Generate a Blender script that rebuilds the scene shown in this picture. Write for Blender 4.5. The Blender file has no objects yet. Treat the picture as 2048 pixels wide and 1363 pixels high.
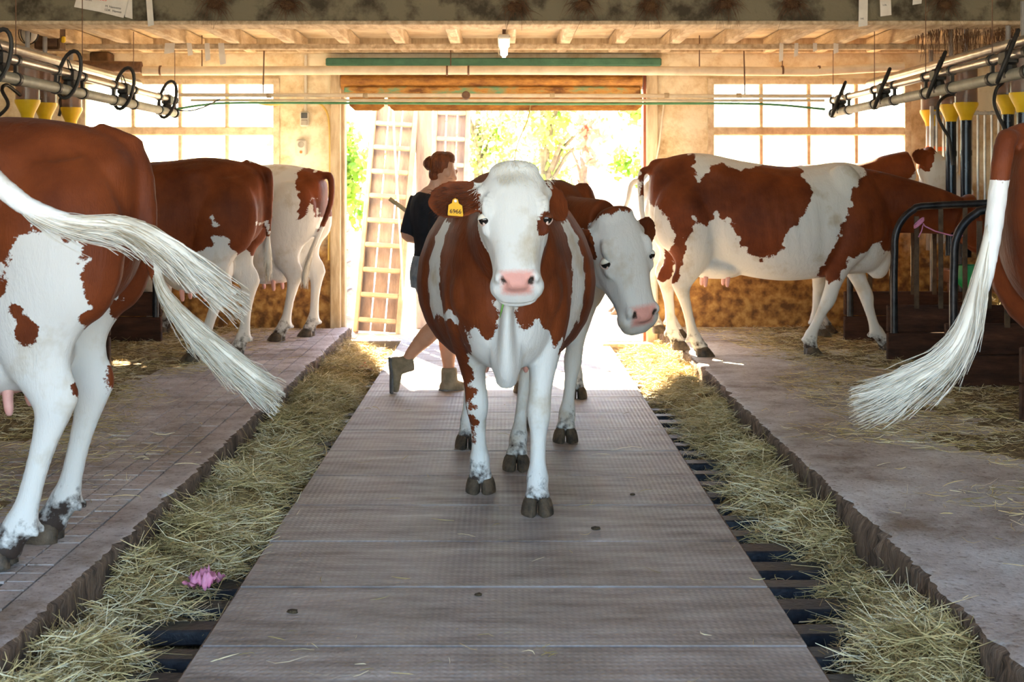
import bpy, math, random
import numpy as np
from mathutils import Vector, Matrix

SC = bpy.context.scene
COL = SC.collection
R = math.radians

# ------------------------------------------------------------------ camera
EYE = 1.38          # eye height above the aisle
FPX = 2800.0        # focal length for a 2048 px wide frame
cam_d = bpy.data.cameras.new('camera')
cam_d.sensor_width = 36.0
cam_d.lens = 36.0 * FPX / 2048.0
cam_d.shift_x = 16.0 / 2048.0
cam_d.shift_y = -(681.5 - 368.0) / 2048.0
cam_d.clip_start = 0.05
cam_d.clip_end = 400
cam_d.dof.use_dof = True
cam_d.dof.focus_distance = 5.9
cam_d.dof.aperture_fstop = 9.0
cam = bpy.data.objects.new('camera', cam_d)
cam.location = (0, 0, EYE)
cam.rotation_euler = (R(90), 0, 0)
COL.objects.link(cam)
SC.camera = cam

# ------------------------------------------------------------------ light
SUN_DIR = Vector((0.26, -1.0, -0.74)).normalized()      # travel direction, in through the far door
world = bpy.data.worlds.new('world')
SC.world = world
world.use_nodes = True
wn = world.node_tree.nodes
wl = world.node_tree.links
sky = wn.new('ShaderNodeTexSky')
sky.sky_type = 'NISHITA'
sky.sun_disc = False
sky.sun_elevation = math.asin(-SUN_DIR.z)
sky.sun_rotation = math.atan2(-SUN_DIR.x, -SUN_DIR.y)
sky.air_density = 1.2
sky.dust_density = 0.7
sky.ozone_density = 4.0
bg = wn['Background']
bg.inputs[1].default_value = 0.60
wl.new(sky.outputs[0], bg.inputs[0])
sun_d = bpy.data.lights.new('sun', 'SUN')
sun_d.energy = 48.0
sun_d.angle = R(0.6)
sun_d.color = (1.0, 0.80, 0.55)
sun = bpy.data.objects.new('sun', sun_d)
sun.rotation_euler = SUN_DIR.to_track_quat('-Z', 'Y').to_euler()
sun.location = (-4, 16, 12)
COL.objects.link(sun)
vs = SC.view_settings
vs.view_transform = 'Standard'
vs.look = 'None'
vs.gamma = 1.0
vs.exposure = 1.25
vs.use_curve_mapping = False
try:
    SC.cycles.max_bounces = 8
    SC.cycles.diffuse_bounces = 4
    SC.cycles.glossy_bounces = 3
    SC.cycles.use_adaptive_sampling = True
    SC.cycles.adaptive_threshold = 0.03
    SC.cycles.transparent_max_bounces = 10
    SC.cycles.sample_clamp_indirect = 6.0
except Exception:
    pass


def at(px, py, d):
    """point that stands d metres down the barn, from its place in the photograph"""
    return Vector(((px - 1008.0) * d / FPX, d, EYE - (py - 368.0) * d / FPX))


# ------------------------------------------------------------------ materials
MATS = {}


def nt(m):
    m.use_nodes = True
    t = m.node_tree
    return t, t.nodes, t.links, t.nodes['Principled BSDF']


def ramp(nodes, pts):
    r = nodes.new('ShaderNodeValToRGB')
    e = r.color_ramp.elements
    while len(e) > 1:
        e.remove(e[-1])
    e[0].position = pts[0][0]
    e[0].color = (*pts[0][1], 1) if len(pts[0][1]) == 3 else pts[0][1]
    for p, c in pts[1:]:
        k = e.new(p)
        k.color = (*c, 1) if len(c) == 3 else c
    return r


def mat(name, c1, c2=None, scale=8.0, rough=0.8, bump=0.0, bscale=None, metal=0.0, c3=None, stretch=(1, 1, 1), spec=0.35, lo=0.35, hi=0.65, island=0.0):
    if name in MATS:
        return MATS[name]
    m = bpy.data.materials.new(name)
    MATS[name] = m
    t, n, l, p = nt(m)
    p.inputs['Roughness'].default_value = rough
    p.inputs['Metallic'].default_value = metal
    p.inputs['Specular IOR Level'].default_value = spec
    if c2 is None:
        p.inputs['Base Color'].default_value = (*c1, 1)
        return m
    tc = n.new('ShaderNodeTexCoord')
    mp = n.new('ShaderNodeMapping')
    mp.inputs['Scale'].default_value = stretch
    l.new(tc.outputs['Object'], mp.inputs[0])
    nz = n.new('ShaderNodeTexNoise')
    nz.inputs['Scale'].default_value = scale
    nz.inputs['Detail'].default_value = 7
    nz.inputs['Roughness'].default_value = 0.62
    l.new(mp.outputs[0], nz.inputs[0])
    pts = [(lo, c1), (hi, c2)]
    if c3 is not None:
        pts.append((min(0.98, hi + 0.13), c3))
    rp = ramp(n, pts)
    if island:
        gi = n.new('ShaderNodeNewGeometry')
        mth = n.new('ShaderNodeMath'); mth.operation = 'MULTIPLY_ADD'
        mth.inputs[1].default_value = island
        mth.inputs[2].default_value = -island / 2
        l.new(gi.outputs['Random Per Island'], mth.inputs[0])
        ad = n.new('ShaderNodeMath'); ad.operation = 'ADD'
        l.new(nz.outputs[0], ad.inputs[0]); l.new(mth.outputs[0], ad.inputs[1])
        l.new(ad.outputs[0], rp.inputs[0])
    else:
        l.new(nz.outputs[0], rp.inputs[0])
    l.new(rp.outputs[0], p.inputs['Base Color'])
    if bump:
        nb = n.new('ShaderNodeTexNoise')
        nb.inputs['Scale'].default_value = bscale or scale * 4
        nb.inputs['Detail'].default_value = 6
        l.new(mp.outputs[0], nb.inputs[0])
        b = n.new('ShaderNodeBump')
        b.inputs['Strength'].default_value = bump
        b.inputs['Distance'].default_value = 0.02
        l.new(nb.outputs[0], b.inputs['Height'])
        l.new(b.outputs[0], p.inputs['Normal'])
    return m


def plaster_mat():
    """cream plaster, spotted with dirt, splashed brown over its lowest metre"""
    m = bpy.data.materials.new('stable_plaster')
    t, n, l, p = nt(m)
    p.inputs['Roughness'].default_value = 0.9
    tc = n.new('ShaderNodeTexCoord')
    nz = n.new('ShaderNodeTexNoise'); nz.inputs['Scale'].default_value = 3.0; nz.inputs['Detail'].default_value = 8; nz.inputs['Roughness'].default_value = 0.7
    l.new(tc.outputs['Object'], nz.inputs[0])
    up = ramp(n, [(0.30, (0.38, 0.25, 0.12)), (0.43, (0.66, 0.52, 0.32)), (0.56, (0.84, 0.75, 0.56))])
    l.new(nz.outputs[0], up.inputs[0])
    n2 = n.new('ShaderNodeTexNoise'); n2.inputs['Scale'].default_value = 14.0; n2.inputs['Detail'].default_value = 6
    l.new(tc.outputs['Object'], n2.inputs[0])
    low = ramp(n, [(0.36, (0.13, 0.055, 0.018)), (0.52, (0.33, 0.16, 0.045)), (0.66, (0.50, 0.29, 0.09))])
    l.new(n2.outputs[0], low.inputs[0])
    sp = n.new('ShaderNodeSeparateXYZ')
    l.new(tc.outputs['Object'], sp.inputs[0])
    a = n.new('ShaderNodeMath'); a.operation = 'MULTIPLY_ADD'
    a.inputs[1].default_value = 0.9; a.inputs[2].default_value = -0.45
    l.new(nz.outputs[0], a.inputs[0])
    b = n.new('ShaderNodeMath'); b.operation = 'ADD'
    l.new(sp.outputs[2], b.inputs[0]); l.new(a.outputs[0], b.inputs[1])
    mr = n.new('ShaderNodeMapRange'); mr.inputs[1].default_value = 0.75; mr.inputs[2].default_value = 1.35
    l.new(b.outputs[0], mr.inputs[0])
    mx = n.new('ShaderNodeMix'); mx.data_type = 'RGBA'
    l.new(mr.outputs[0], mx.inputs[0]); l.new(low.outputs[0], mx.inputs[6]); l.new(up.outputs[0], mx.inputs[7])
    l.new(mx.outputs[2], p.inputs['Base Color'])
    bp = n.new('ShaderNodeBump'); bp.inputs['Strength'].default_value = 0.5; bp.inputs['Distance'].default_value = 0.02
    l.new(n2.outputs[0], bp.inputs['Height']); l.new(bp.outputs[0], p.inputs['Normal'])
    return m


def slab_mat():
    """worn concrete walkway: fine ribs along the walk, dirt drifts and pale scuffs"""
    m = bpy.data.materials.new('ribbed_concrete')
    t, n, l, p = nt(m)
    p.inputs['Roughness'].default_value = 0.62
    tc = n.new('ShaderNodeTexCoord')
    g = n.new('ShaderNodeNewGeometry')
    mp = n.new('ShaderNodeMapping'); mp.inputs['Scale'].default_value = (1.2, 5.0, 1)
    l.new(g.outputs['Position'], mp.inputs[0])
    nz = n.new('ShaderNodeTexNoise'); nz.inputs['Scale'].default_value = 1.6; nz.inputs['Detail'].default_value = 9; nz.inputs['Roughness'].default_value = 0.68
    l.new(mp.outputs[0], nz.inputs[0])
    rp = ramp(n, [(0.30, (0.14, 0.115, 0.10)), (0.46, (0.295, 0.252, 0.228)), (0.60, (0.40, 0.36, 0.335)), (0.74, (0.58, 0.56, 0.55))])
    l.new(nz.outputs[0], rp.inputs[0])
    w = n.new('ShaderNodeTexWave'); w.bands_direction = 'X'; w.inputs['Scale'].default_value = 14.0; w.inputs['Distortion'].default_value = 0.5
    l.new(g.outputs['Position'], w.inputs[0])
    w2 = n.new('ShaderNodeTexWave'); w2.bands_direction = 'Y'; w2.inputs['Scale'].default_value = 10.0; w2.inputs['Distortion'].default_value = 0.5
    l.new(g.outputs['Position'], w2.inputs[0])
    ml = n.new('ShaderNodeMath'); ml.operation = 'MULTIPLY'
    l.new(w.outputs[1], ml.inputs[0]); l.new(w2.outputs[1], ml.inputs[1])
    nb = n.new('ShaderNodeTexNoise'); nb.inputs['Scale'].default_value = 30.0; nb.inputs['Detail'].default_value = 5
    l.new(g.outputs['Position'], nb.inputs[0])
    ad = n.new('ShaderNodeMath'); ad.operation = 'ADD'
    l.new(ml.outputs[0], ad.inputs[0]); l.new(nb.outputs[0], ad.inputs[1])
    mx = n.new('ShaderNodeMix'); mx.data_type = 'RGBA'; mx.blend_type = 'MULTIPLY'; mx.inputs[0].default_value = 0.10
    l.new(rp.outputs[0], mx.inputs[6]); l.new(ml.outputs[0], mx.inputs[7])
    l.new(mx.outputs[2], p.inputs['Base Color'])
    bp = n.new('ShaderNodeBump'); bp.inputs['Strength'].default_value = 0.45; bp.inputs['Distance'].default_value = 0.005
    l.new(ad.outputs[0], bp.inputs['Height']); l.new(bp.outputs[0], p.inputs['Normal'])
    return m


def stall_mat(name, base, dark, pale):
    m = bpy.data.materials.new(name)
    t, n, l, p = nt(m)
    p.inputs['Roughness'].default_value = 0.75
    g = n.new('ShaderNodeNewGeometry')
    nz = n.new('ShaderNodeTexNoise'); nz.inputs['Scale'].default_value = 2.3; nz.inputs['Detail'].default_value = 10; nz.inputs['Roughness'].default_value = 0.72
    l.new(g.outputs['Position'], nz.inputs[0])
    rp = ramp(n, [(0.33, dark), (0.5, base), (0.66, pale)])
    l.new(nz.outputs[0], rp.inputs[0])
    n2 = n.new('ShaderNodeTexNoise'); n2.inputs['Scale'].default_value = 55.0; n2.inputs['Detail'].default_value = 4
    l.new(g.outputs['Position'], n2.inputs[0])
    r2 = ramp(n, [(0.30, (0.45, 0.40, 0.36)), (0.44, (1, 1, 1))])
    l.new(n2.outputs[0], r2.inputs[0])
    mx = n.new('ShaderNodeMix'); mx.data_type = 'RGBA'; mx.blend_type = 'MULTIPLY'; mx.inputs[0].default_value = 0.8
    l.new(rp.outputs[0], mx.inputs[6]); l.new(r2.outputs[0], mx.inputs[7])
    l.new(mx.outputs[2], p.inputs['Base Color'])
    bp = n.new('ShaderNodeBump'); bp.inputs['Strength'].default_value = 0.5; bp.inputs['Distance'].default_value = 0.01
    l.new(n2.outputs[0], bp.inputs['Height']); l.new(bp.outputs[0], p.inputs['Normal'])
    return m


def hide_mat(name, white, b1, b2):
    """cow coat: 'patch' > 0 is red-brown, else white; 'pink' bare skin, 'soil' dried dung plus shade painted into the nostrils"""
    m = bpy.data.materials.new(name)
    t, n, l, p = nt(m)
    p.inputs['Roughness'].default_value = 0.62
    p.inputs['Specular IOR Level'].default_value = 0.2
    tc = n.new('ShaderNodeTexCoord')

    def attr(a):
        k = n.new('ShaderNodeAttribute'); k.attribute_name = a
        return k.outputs['Fac']

    def noise(s, d=4, r=0.6):
        k = n.new('ShaderNodeTexNoise'); k.inputs['Scale'].default_value = s; k.inputs['Detail'].default_value = d; k.inputs['Roughness'].default_value = r
        l.new(tc.outputs['Object'], k.inputs[0])
        return k.outputs[0]

    def math_(op, a, b, c=None):
        k = n.new('ShaderNodeMath'); k.operation = op
        for i, x in enumerate((a, b, c)):
            if x is None:
                continue
            if hasattr(x, 'links'):
                l.new(x, k.inputs[i])
            else:
                k.inputs[i].default_value = x
        return k.outputs[0]

    def mix(f, a, b):
        k = n.new('ShaderNodeMix'); k.data_type = 'RGBA'
        l.new(f, k.inputs[0])
        for i, x in ((6, a), (7, b)):
            if hasattr(x, 'links'):
                l.new(x, k.inputs[i])
            else:
                k.inputs[i].default_value = (*x, 1)
        return k.outputs[2]

    def rng(v, a, b):
        k = n.new('ShaderNodeMapRange'); k.inputs[1].default_value = a; k.inputs[2].default_value = b
        l.new(v, k.inputs[0])
        return k.outputs[0]
    big = noise(4.0, 5)
    mid = noise(22.0, 4)
    fine = noise(120.0, 3)
    edge = math_('ADD', attr('patch'), math_('MULTIPLY_ADD', mid, 0.075, -0.0375))
    edge = math_('ADD', edge, math_('MULTIPLY_ADD', fine, 0.030, -0.015))
    fb = rng(edge, -0.003, 0.003)
    wr = ramp(n, [(0.30, tuple(x * y for x, y in zip(white, (0.74, 0.66, 0.54)))), (0.46, white)])
    l.new(big, wr.inputs[0])
    br = ramp(n, [(0.30, b1), (0.66, b2)])
    l.new(big, br.inputs[0])
    col = mix(fb, wr.outputs[0], br.outputs[0])
    fp = rng(math_('ADD', attr('pink'), math_('MULTIPLY_ADD', fine, 0.02, -0.01)), -0.012, 0.012)
    col = mix(fp, col, (0.72, 0.36, 0.31))
    ds = rng(math_('ADD', attr('soil_nostril'), math_('MULTIPLY_ADD', mid, 0.26, -0.14)), -0.03, 0.03)
    col = mix(ds, col, (0.045, 0.03, 0.024))
    l.new(col, p.inputs['Base Color'])
    # hair direction relief
    mp = n.new('ShaderNodeMapping'); mp.inputs['Scale'].default_value = (1, 1, 0.28)
    l.new(tc.outputs['Object'], mp.inputs[0])
    hb = n.new('ShaderNodeTexNoise'); hb.inputs['Scale'].default_value = 210.0; hb.inputs['Detail'].default_value = 3
    l.new(mp.outputs[0], hb.inputs[0])
    hb2 = n.new('ShaderNodeTexNoise'); hb2.inputs['Scale'].default_value = 26.0; hb2.inputs['Detail'].default_value = 3; hb2.inputs['Distortion'].default_value = 1.2
    l.new(mp.outputs[0], hb2.inputs[0])
    hs = math_('ADD', math_('MULTIPLY', hb.outputs[0], 0.35), hb2.outputs[0])
    bp = n.new('ShaderNodeBump'); bp.inputs['Strength'].default_value = 0.34; bp.inputs['Distance'].default_value = 0.012
    l.new(hs, bp.inputs['Height']); l.new(bp.outputs[0], p.inputs['Normal'])
    try:
        p.inputs['Sheen Weight'].default_value = 0.03
        p.inputs['Sheen Roughness'].default_value = 0.4
    except Exception:
        pass
    return m


# ------------------------------------------------------------------ mesh helpers
def link(o, parent=None):
    COL.objects.link(o)
    if parent is not None:
        o.parent = parent
    return o


def mesh_obj(name, verts, faces, m, parent=None, smooth=False):
    me = bpy.data.meshes.new(name)
    me.from_pydata([tuple(v) for v in verts], [], [tuple(f) for f in faces])
    me.update()
    if smooth:
        me.polygons.foreach_set('use_smooth', [True] * len(me.polygons))
    if m is not None:
        me.materials.append(m)
    return link(bpy.data.objects.new(name, me), parent)


def np_mesh(name, V, F4, m, parent=None, smooth=True):
    """quads only, fast"""
    me = bpy.data.meshes.new(name)
    V = np.asarray(V, dtype=np.float32); F4 = np.asarray(F4, dtype=np.int32)
    me.vertices.add(len(V)); me.vertices.foreach_set('co', V.ravel())
    me.loops.add(F4.size); me.loops.foreach_set('vertex_index', F4.ravel())
    me.polygons.add(len(F4))
    me.polygons.foreach_set('loop_start', np.arange(0, F4.size, F4.shape[1], dtype=np.int32))
    me.polygons.foreach_set('loop_total', np.full(len(F4), F4.shape[1], dtype=np.int32))
    if smooth:
        me.polygons.foreach_set('use_smooth', np.ones(len(F4), dtype=bool))
    me.update(calc_edges=True)
    me.materials.append(m)
    return link(bpy.data.objects.new(name, me), parent)


def tag(o, label=None, cat=None, group=None, kind=None):
    if label:
        o['label'] = label
    if cat:
        o['category'] = cat
    if group:
        o['group'] = group
    if kind:
        o['kind'] = kind
    return o


def empty(name, loc, label=None, cat=None, group=None, kind=None, rz=0.0):
    o = bpy.data.objects.new(name, None)
    o.location = loc
    o.rotation_euler = (0, 0, rz)
    o.empty_display_size = 0.1
    COL.objects.link(o)
    return tag(o, label, cat, group, kind)


class MB:
    """collects simple solids into one mesh"""

    def __init__(self):
        self.v = []; self.f = []

    def add(self, V, F):
        k = len(self.v)
        self.v += [tuple(x) for x in V]
        self.f += [tuple(i + k for i in f) for f in F]
        return self

    def box(self, x0, x1, y0, y1, z0, z1, M=None):
        V = [Vector((x, y, z)) for z in (z0, z1) for y in (y0, y1) for x in (x0, x1)]
        if M is not None:
            V = [M @ v for v in V]
        return self.add(V, [(0, 2, 3, 1), (4, 5, 7, 6), (0, 1, 5, 4), (2, 6, 7, 3), (0, 4, 6, 2), (1, 3, 7, 5)])

    def cbox(self, c, s, b=0.0, M=None):
        """box about c with chamfered edges b"""
        x, y, z = s[0] / 2, s[1] / 2, s[2] / 2
        if b <= 0:
            return self.box(c[0] - x, c[0] + x, c[1] - y, c[1] + y, c[2] - z, c[2] + z, M)
        b = min(b, x * .9, y * .9, z * .9)
        rings = []
        for zz, k in ((-z, b), (-z + b, 0), (z - b, 0), (z, b)):
            xx, yy = x - k, y - k
            bb = b
            rings.append([(c[0] + a, c[1] + d, c[2] + zz) for a, d in ((-xx + bb, -yy), (xx - bb, -yy), (xx, -yy + bb), (xx, yy - bb), (xx - bb, yy), (-xx + bb, yy), (-xx, yy - bb), (-xx, -yy + bb))])
        V = [Vector(p) for r in rings for p in r]
        if M is not None:
            V = [M @ v for v in V]
        F = []
        for i in range(3):
            for j in range(8):
                F.append((i * 8 + j, i * 8 + (j + 1) % 8, (i + 1) * 8 + (j + 1) % 8, (i + 1) * 8 + j))
        F.append(tuple(range(7, -1, -1))); F.append(tuple(range(24, 32)))
        return self.add(V, F)

    def tube(self, pts, r, n=10, caps=True, closed=False):
        V, F = tube_geo(pts, r, n, caps, closed)
        return self.add(V, F)

    def lathe(self, prof, c=(0, 0, 0), n=20, M=None):
        """prof: (radius, z) from bottom to top, about a vertical axis"""
        V = []; F = []
        for r, z in prof:
            for j in range(n):
                a = 2 * math.pi * j / n
                V.append(Vector((c[0] + r * math.cos(a), c[1] + r * math.sin(a), c[2] + z)))
        if M is not None:
            V = [M @ v for v in V]
        for i in range(len(prof) - 1):
            for j in range(n):
                F.append((i * n + j, i * n + (j + 1) % n, (i + 1) * n + (j + 1) % n, (i + 1) * n + j))
        F.append(tuple(range(n - 1, -1, -1)))
        k = (len(prof) - 1) * n
        F.append(tuple(range(k, k + n)))
        return self.add(V, F)

    def prism(self, poly, axis, a0, a1):
        """poly: 2D outline; axis 0/1/2 the extrusion axis"""
        n = len(poly)
        V = []
        for a in (a0, a1):
            for p in poly:
                q = [p[0], p[1]]
                q.insert(axis, a)
                V.append(tuple(q))
        F = [tuple(range(n - 1, -1, -1)), tuple(range(n, 2 * n))]
        for j in range(n):
            F.append((j, (j + 1) % n, n + (j + 1) % n, n + j))
        return self.add(V, F)

    def build(self, name, m, parent=None, smooth=False, at=None):
        if at is not None:
            a = Vector(at)
            self.v = [tuple(Vector(v) - a) for v in self.v]
        o = mesh_obj(name, self.v, self.f, m, parent, False)
        if at is not None:
            o.location = at
        if smooth:
            me = o.data
            me.polygons.foreach_set('use_smooth', [True] * len(me.polygons))
            try:
                me.set_sharp_from_angle(angle=R(40))
            except Exception:
                pass
        return o


def tube_geo(pts, r, n=10, caps=True, closed=False):
    P = [Vector(p) for p in pts]
    k = len(P)
    rad = r if isinstance(r, (list, tuple)) else [r] * k
    V = []; F = []
    u = None
    for i in range(k):
        if closed:
            d = (P[(i + 1) % k] - P[i - 1])
        else:
            d = P[min(i + 1, k - 1)] - P[max(i - 1, 0)]
        d.normalize()
        if u is None:
            a = Vector((0, 0, 1)) if abs(d.z) < 0.9 else Vector((1, 0, 0))
            u = d.cross(a).normalized()
        else:
            u = (u - d * u.dot(d)).normalized()
        w = d.cross(u)
        for j in range(n):
            t = 2 * math.pi * j / n
            V.append(P[i] + (u * math.cos(t) + w * math.sin(t)) * rad[i])
    m = k if closed else k - 1
    for i in range(m):
        for j in range(n):
            a = i * n; b = ((i + 1) % k) * n
            F.append((a + j, a + (j + 1) % n, b + (j + 1) % n, b + j))
    if caps and not closed:
        F.append(tuple(range(n - 1, -1, -1)))
        F.append(tuple(range((k - 1) * n, k * n)))
    return V, F


def smooth_path(pts, n):
    """Catmull-Rom through rows of numbers, n steps per span"""
    A = np.array(pts, dtype=float)
    E = np.vstack([2 * A[0] - A[1], A, 2 * A[-1] - A[-2]])
    out = []
    for i in range(len(A) - 1):
        p0, p1, p2, p3 = E[i], E[i + 1], E[i + 2], E[i + 3]
        for s in range(n):
            t = s / n
            out.append(0.5 * (2 * p1 + (p2 - p0) * t + (2 * p0 - 5 * p1 + 4 * p2 - p3) * t * t + (3 * p1 - p0 - 3 * p2 + p3) * t ** 3))
    out.append(A[-1])
    return np.array(out)

# ================================================================== the barn
rng = np.random.default_rng(7)
random.seed(7)
XA = 0.905          # half width of the aisle
XP = 1.335          # platform edge
ZP = 0.135          # platform height
YW = 12.2           # inner face of the far wall
XS = 4.75           # side walls
YN = -1.0           # open near end of the barn

M_plaster = plaster_mat()
M_slab = slab_mat()
M_stallL = stall_mat('left_stall_concrete', (0.44, 0.38, 0.36), (0.20, 0.145, 0.105), (0.62, 0.58, 0.57))
M_stallR = stall_mat('right_stall_concrete', (0.46, 0.42, 0.405), (0.21, 0.155, 0.115), (0.64, 0.63, 0.63))
M_kerb = mat('crumbling_kerb_concrete', (0.05, 0.033, 0.024), (0.22, 0.15, 0.105), 9, 0.9, 0.7, 40, c3=(0.36, 0.29, 0.23), stretch=(1, 2.5, 0.6))
M_pit = mat('wet_gutter_floor', (0.012, 0.011, 0.012), (0.03, 0.026, 0.022), 6, 0.5)
M_grate = mat('dark_steel_grate', (0.012, 0.014, 0.02), (0.04, 0.04, 0.045), 12, 0.45, 0.2, metal=0.3)
M_beam = mat('shaded_grey_green_beam', (0.055, 0.045, 0.03), (0.21, 0.19, 0.13), 5, 0.75, 0.3, 30, lo=0.38, hi=0.55)  # near face of the beam: its shade is put into the colour
M_joist = mat('whitewashed_joist_wood', (0.42, 0.30, 0.18), (0.74, 0.62, 0.44), 6, 0.85, 0.3, 30, stretch=(3, 0.6, 3))
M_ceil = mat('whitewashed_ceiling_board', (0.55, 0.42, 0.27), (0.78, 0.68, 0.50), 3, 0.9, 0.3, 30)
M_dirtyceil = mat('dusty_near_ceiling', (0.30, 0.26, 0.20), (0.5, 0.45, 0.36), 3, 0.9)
M_frame = mat('weathered_window_paint', (0.50, 0.38, 0.24), (0.76, 0.66, 0.48), 12, 0.8, 0.3)
M_yard = mat('sunny_yard_gravel', (0.38, 0.33, 0.27), (0.55, 0.50, 0.42), 5, 0.9, 0.4, 60)
M_rust = mat('rusty_green_sheet', (0.14, 0.34, 0.20), (0.50, 0.25, 0.06), 5, 0.6, 0.3, 40, c3=(0.16, 0.065, 0.018), stretch=(1, 1, 3), lo=0.36, hi=0.50)
M_rust2 = mat('rusty_brown_sheet', (0.20, 0.075, 0.02), (0.52, 0.25, 0.055), 7, 0.5, 0.4, 30, c3=(0.72, 0.50, 0.22), stretch=(1, 1, 2.5), metal=0.2)
M_green = mat('faded_green_paint', (0.035, 0.12, 0.075), (0.07, 0.19, 0.12), 6, 0.6, 0.2)
M_jamb = mat('pale_jamb_timber', (0.42, 0.31, 0.19), (0.66, 0.54, 0.37), 7, 0.85, 0.3, stretch=(3, 3, 0.5))
M_redjamb = mat('red_brown_steel_jamb', (0.22, 0.06, 0.03), (0.32, 0.10, 0.05), 9, 0.6)

# ---- floors
aisle = empty('floor', (0, 0, 0), kind='structure')
bx = MB().box(-XA + 0.02, XA - 0.02, YN, YW + 0.3, -0.3, -0.03)
bx.build('screed', M_pit, aisle)
y = 4.186 - 0.6135 * 12
slab_me = None
k = 0
while y < YW + 0.2:
    b = MB().cbox((0, 0.30675, -0.04), (2 * XA, 0.5985, 0.08), 0.0016)
    if slab_me is None:
        o = b.build('floor_slab', M_slab, aisle)
        slab_me = o.data
    else:
        o = link(bpy.data.objects.new('floor_slab', slab_me), aisle)
    o.location = (random.uniform(-.003, .003), y, random.uniform(-.0006, .0006))
    o.rotation_euler = (random.uniform(-.0006, .0006), random.uniform(-.0006, .0006), random.uniform(-.0012, .0012))
    y += 0.6135
    k += 1


def ragged_kerb(name, s, seed):
    """platform edge strip: top lip and broken vertical face, as a displaced grid"""
    g = np.random.default_rng(seed)
    ys = np.arange(YN, YW + 0.001, 0.028)
    prof = [(0.13, 0.0), (0.07, 0.0), (0.03, 0.0), (0.012, -0.003), (0.0, -0.012), (0.0, -0.04), (0.0, -0.075), (0.0, -0.11), (0.0, -0.15), (0.0, -0.2), (0.0, -0.27)]
    n = len(ys); m = len(prof)

    def n1(step, amp):
        q = max(2, int((ys[-1] - ys[0]) / step))
        return np.interp(ys, np.linspace(ys[0], ys[-1], q), g.normal(0, amp, q))
    big = n1(0.6, 0.007) + n1(0.11, 0.0035) + n1(0.03, 0.003)
    chip = np.clip(n1(0.35, 0.016) + n1(0.06, 0.010) - 0.004, 0, 0.045)
    V = np.zeros((n, m, 3))
    for j, (dx, dz) in enumerate(prof):
        x = XP + dx
        wob = big * (1 if dx < 0.05 else 0) + g.normal(0, 0.0045, n) * (1 if dx < 0.04 else 0)
        if 2 <= j <= 5:
            wob = wob + chip * (1.0 if j in (3, 4) else 0.55)
        z = ZP + 0.001 + dz - (chip * 0.35 if j in (3, 4) else 0)
        V[:, j, 0] = s * (x + wob)
        V[:, j, 1] = ys
        V[:, j, 2] = z
    idx = np.arange(n * m).reshape(n, m)
    a, b_, c, d = idx[:-1, :-1], idx[:-1, 1:], idx[1:, 1:], idx[1:, :-1]
    F = np.stack([a, b_, c, d] if s > 0 else [a, d, c, b_], -1).reshape(-1, 4)
    o = np_mesh(name, V.reshape(-1, 3), F, M_kerb, smooth=False)
    o.data.materials.append(M_stallL if s < 0 else M_stallR)
    mi = np.zeros((n - 1, m - 1), dtype=np.int32)
    mi[:, :3] = 1
    o.data.polygons.foreach_set('material_index', mi.ravel())
    return tag(o, kind='structure')


for s, side, ms in ((-1, 'left', M_stallL), (1, 'right', M_stallR)):
    fl = MB().box(min(s * (XP + 0.06), s * XS), max(s * (XP + 0.06), s * XS), YN, YW, -0.25, ZP - (0.012 if s < 0 else 0.0)).build('floor_' + side, ms)
    tag(fl, kind='structure')
    ragged_kerb('trim_%d' % (1 if s < 0 else 2), s, 11 + s)
    gut = empty('floor_gutter_' + side, (s * (XA + XP) / 2, 0, 0), kind='structure')
    MB().box(-0.27, 0.27, YN, YW + 0.1, -0.32, -0.26).build('gutter_bed', M_pit, gut)
    MB().box(*( (-0.235, -0.205) if s > 0 else (0.205, 0.235)), YN, YW, -0.26, -0.012).build('gutter_wall', M_kerb, gut)
    sm = None
    yy = 3.3
    i = 0
    while yy < YW - 0.1:
        if sm is None:
            o = MB().cbox((0, 0, 0), (0.47, 0.115, 0.05), 0.006).build('grate_bar', M_grate, gut)
            sm = o.data
        else:
            o = link(bpy.data.objects.new('grate_bar', sm), gut)
        o.location = (0, yy, -0.075 + random.uniform(-.006, .004))
        o.rotation_euler = (random.uniform(-.05, .05), random.uniform(-.01, .01), random.uniform(-.03, .03))
        yy += 0.245
        i += 1

# ---- left platform: small square pavers along the aisle edge
M_paver = stall_mat('left_paver_concrete', (0.45, 0.385, 0.36), (0.21, 0.155, 0.115), (0.62, 0.57, 0.55))
floorL = bpy.data.objects['floor_left']
pits = []
ps = 0.094
for iy in range(int(8.7 / ps)):
    for ix in range(9):
        px = -(XP + 0.135 + ps * (ix + 0.5)); py = 3.45 + ps * (iy + 0.5)
        u = 1008 + px * FPX / py
        pits.append((0 if u > -20 else 1, py, px))
pits.sort()
MB().box(-(XP + 0.14 + ps * 9), -(XP + 0.13), 3.45, 12.15, ZP - 0.03, ZP - 0.009).build('grout', M_pit, floorL)
pm = MB().cbox((0, 0, -0.01), (ps - 0.007, ps - 0.007, 0.022), 0.0008).build('paver', M_paver, floorL)
vis = [p for p in pits if p[0] == 0]
rest = MB()
for i, (_, py, px) in enumerate(vis):
    dz = random.uniform(-0.0022, 0.0018)
    if i < 300:
        o = pm if i == 0 else link(bpy.data.objects.new('paver', pm.data), floorL)
        o.location = (px, py, ZP + dz)
        o.rotation_euler = (random.uniform(-.012, .012), random.uniform(-.012, .012), random.uniform(-.03, .03))
    else:
        h = ps / 2 - 0.0035
        rest.box(px - h, px + h, py - h, py + h, ZP - 0.02, ZP + dz + 0.001)
o = rest.build('far_pavers', M_paver, floorL)
o['kind'] = 'stuff'

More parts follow.
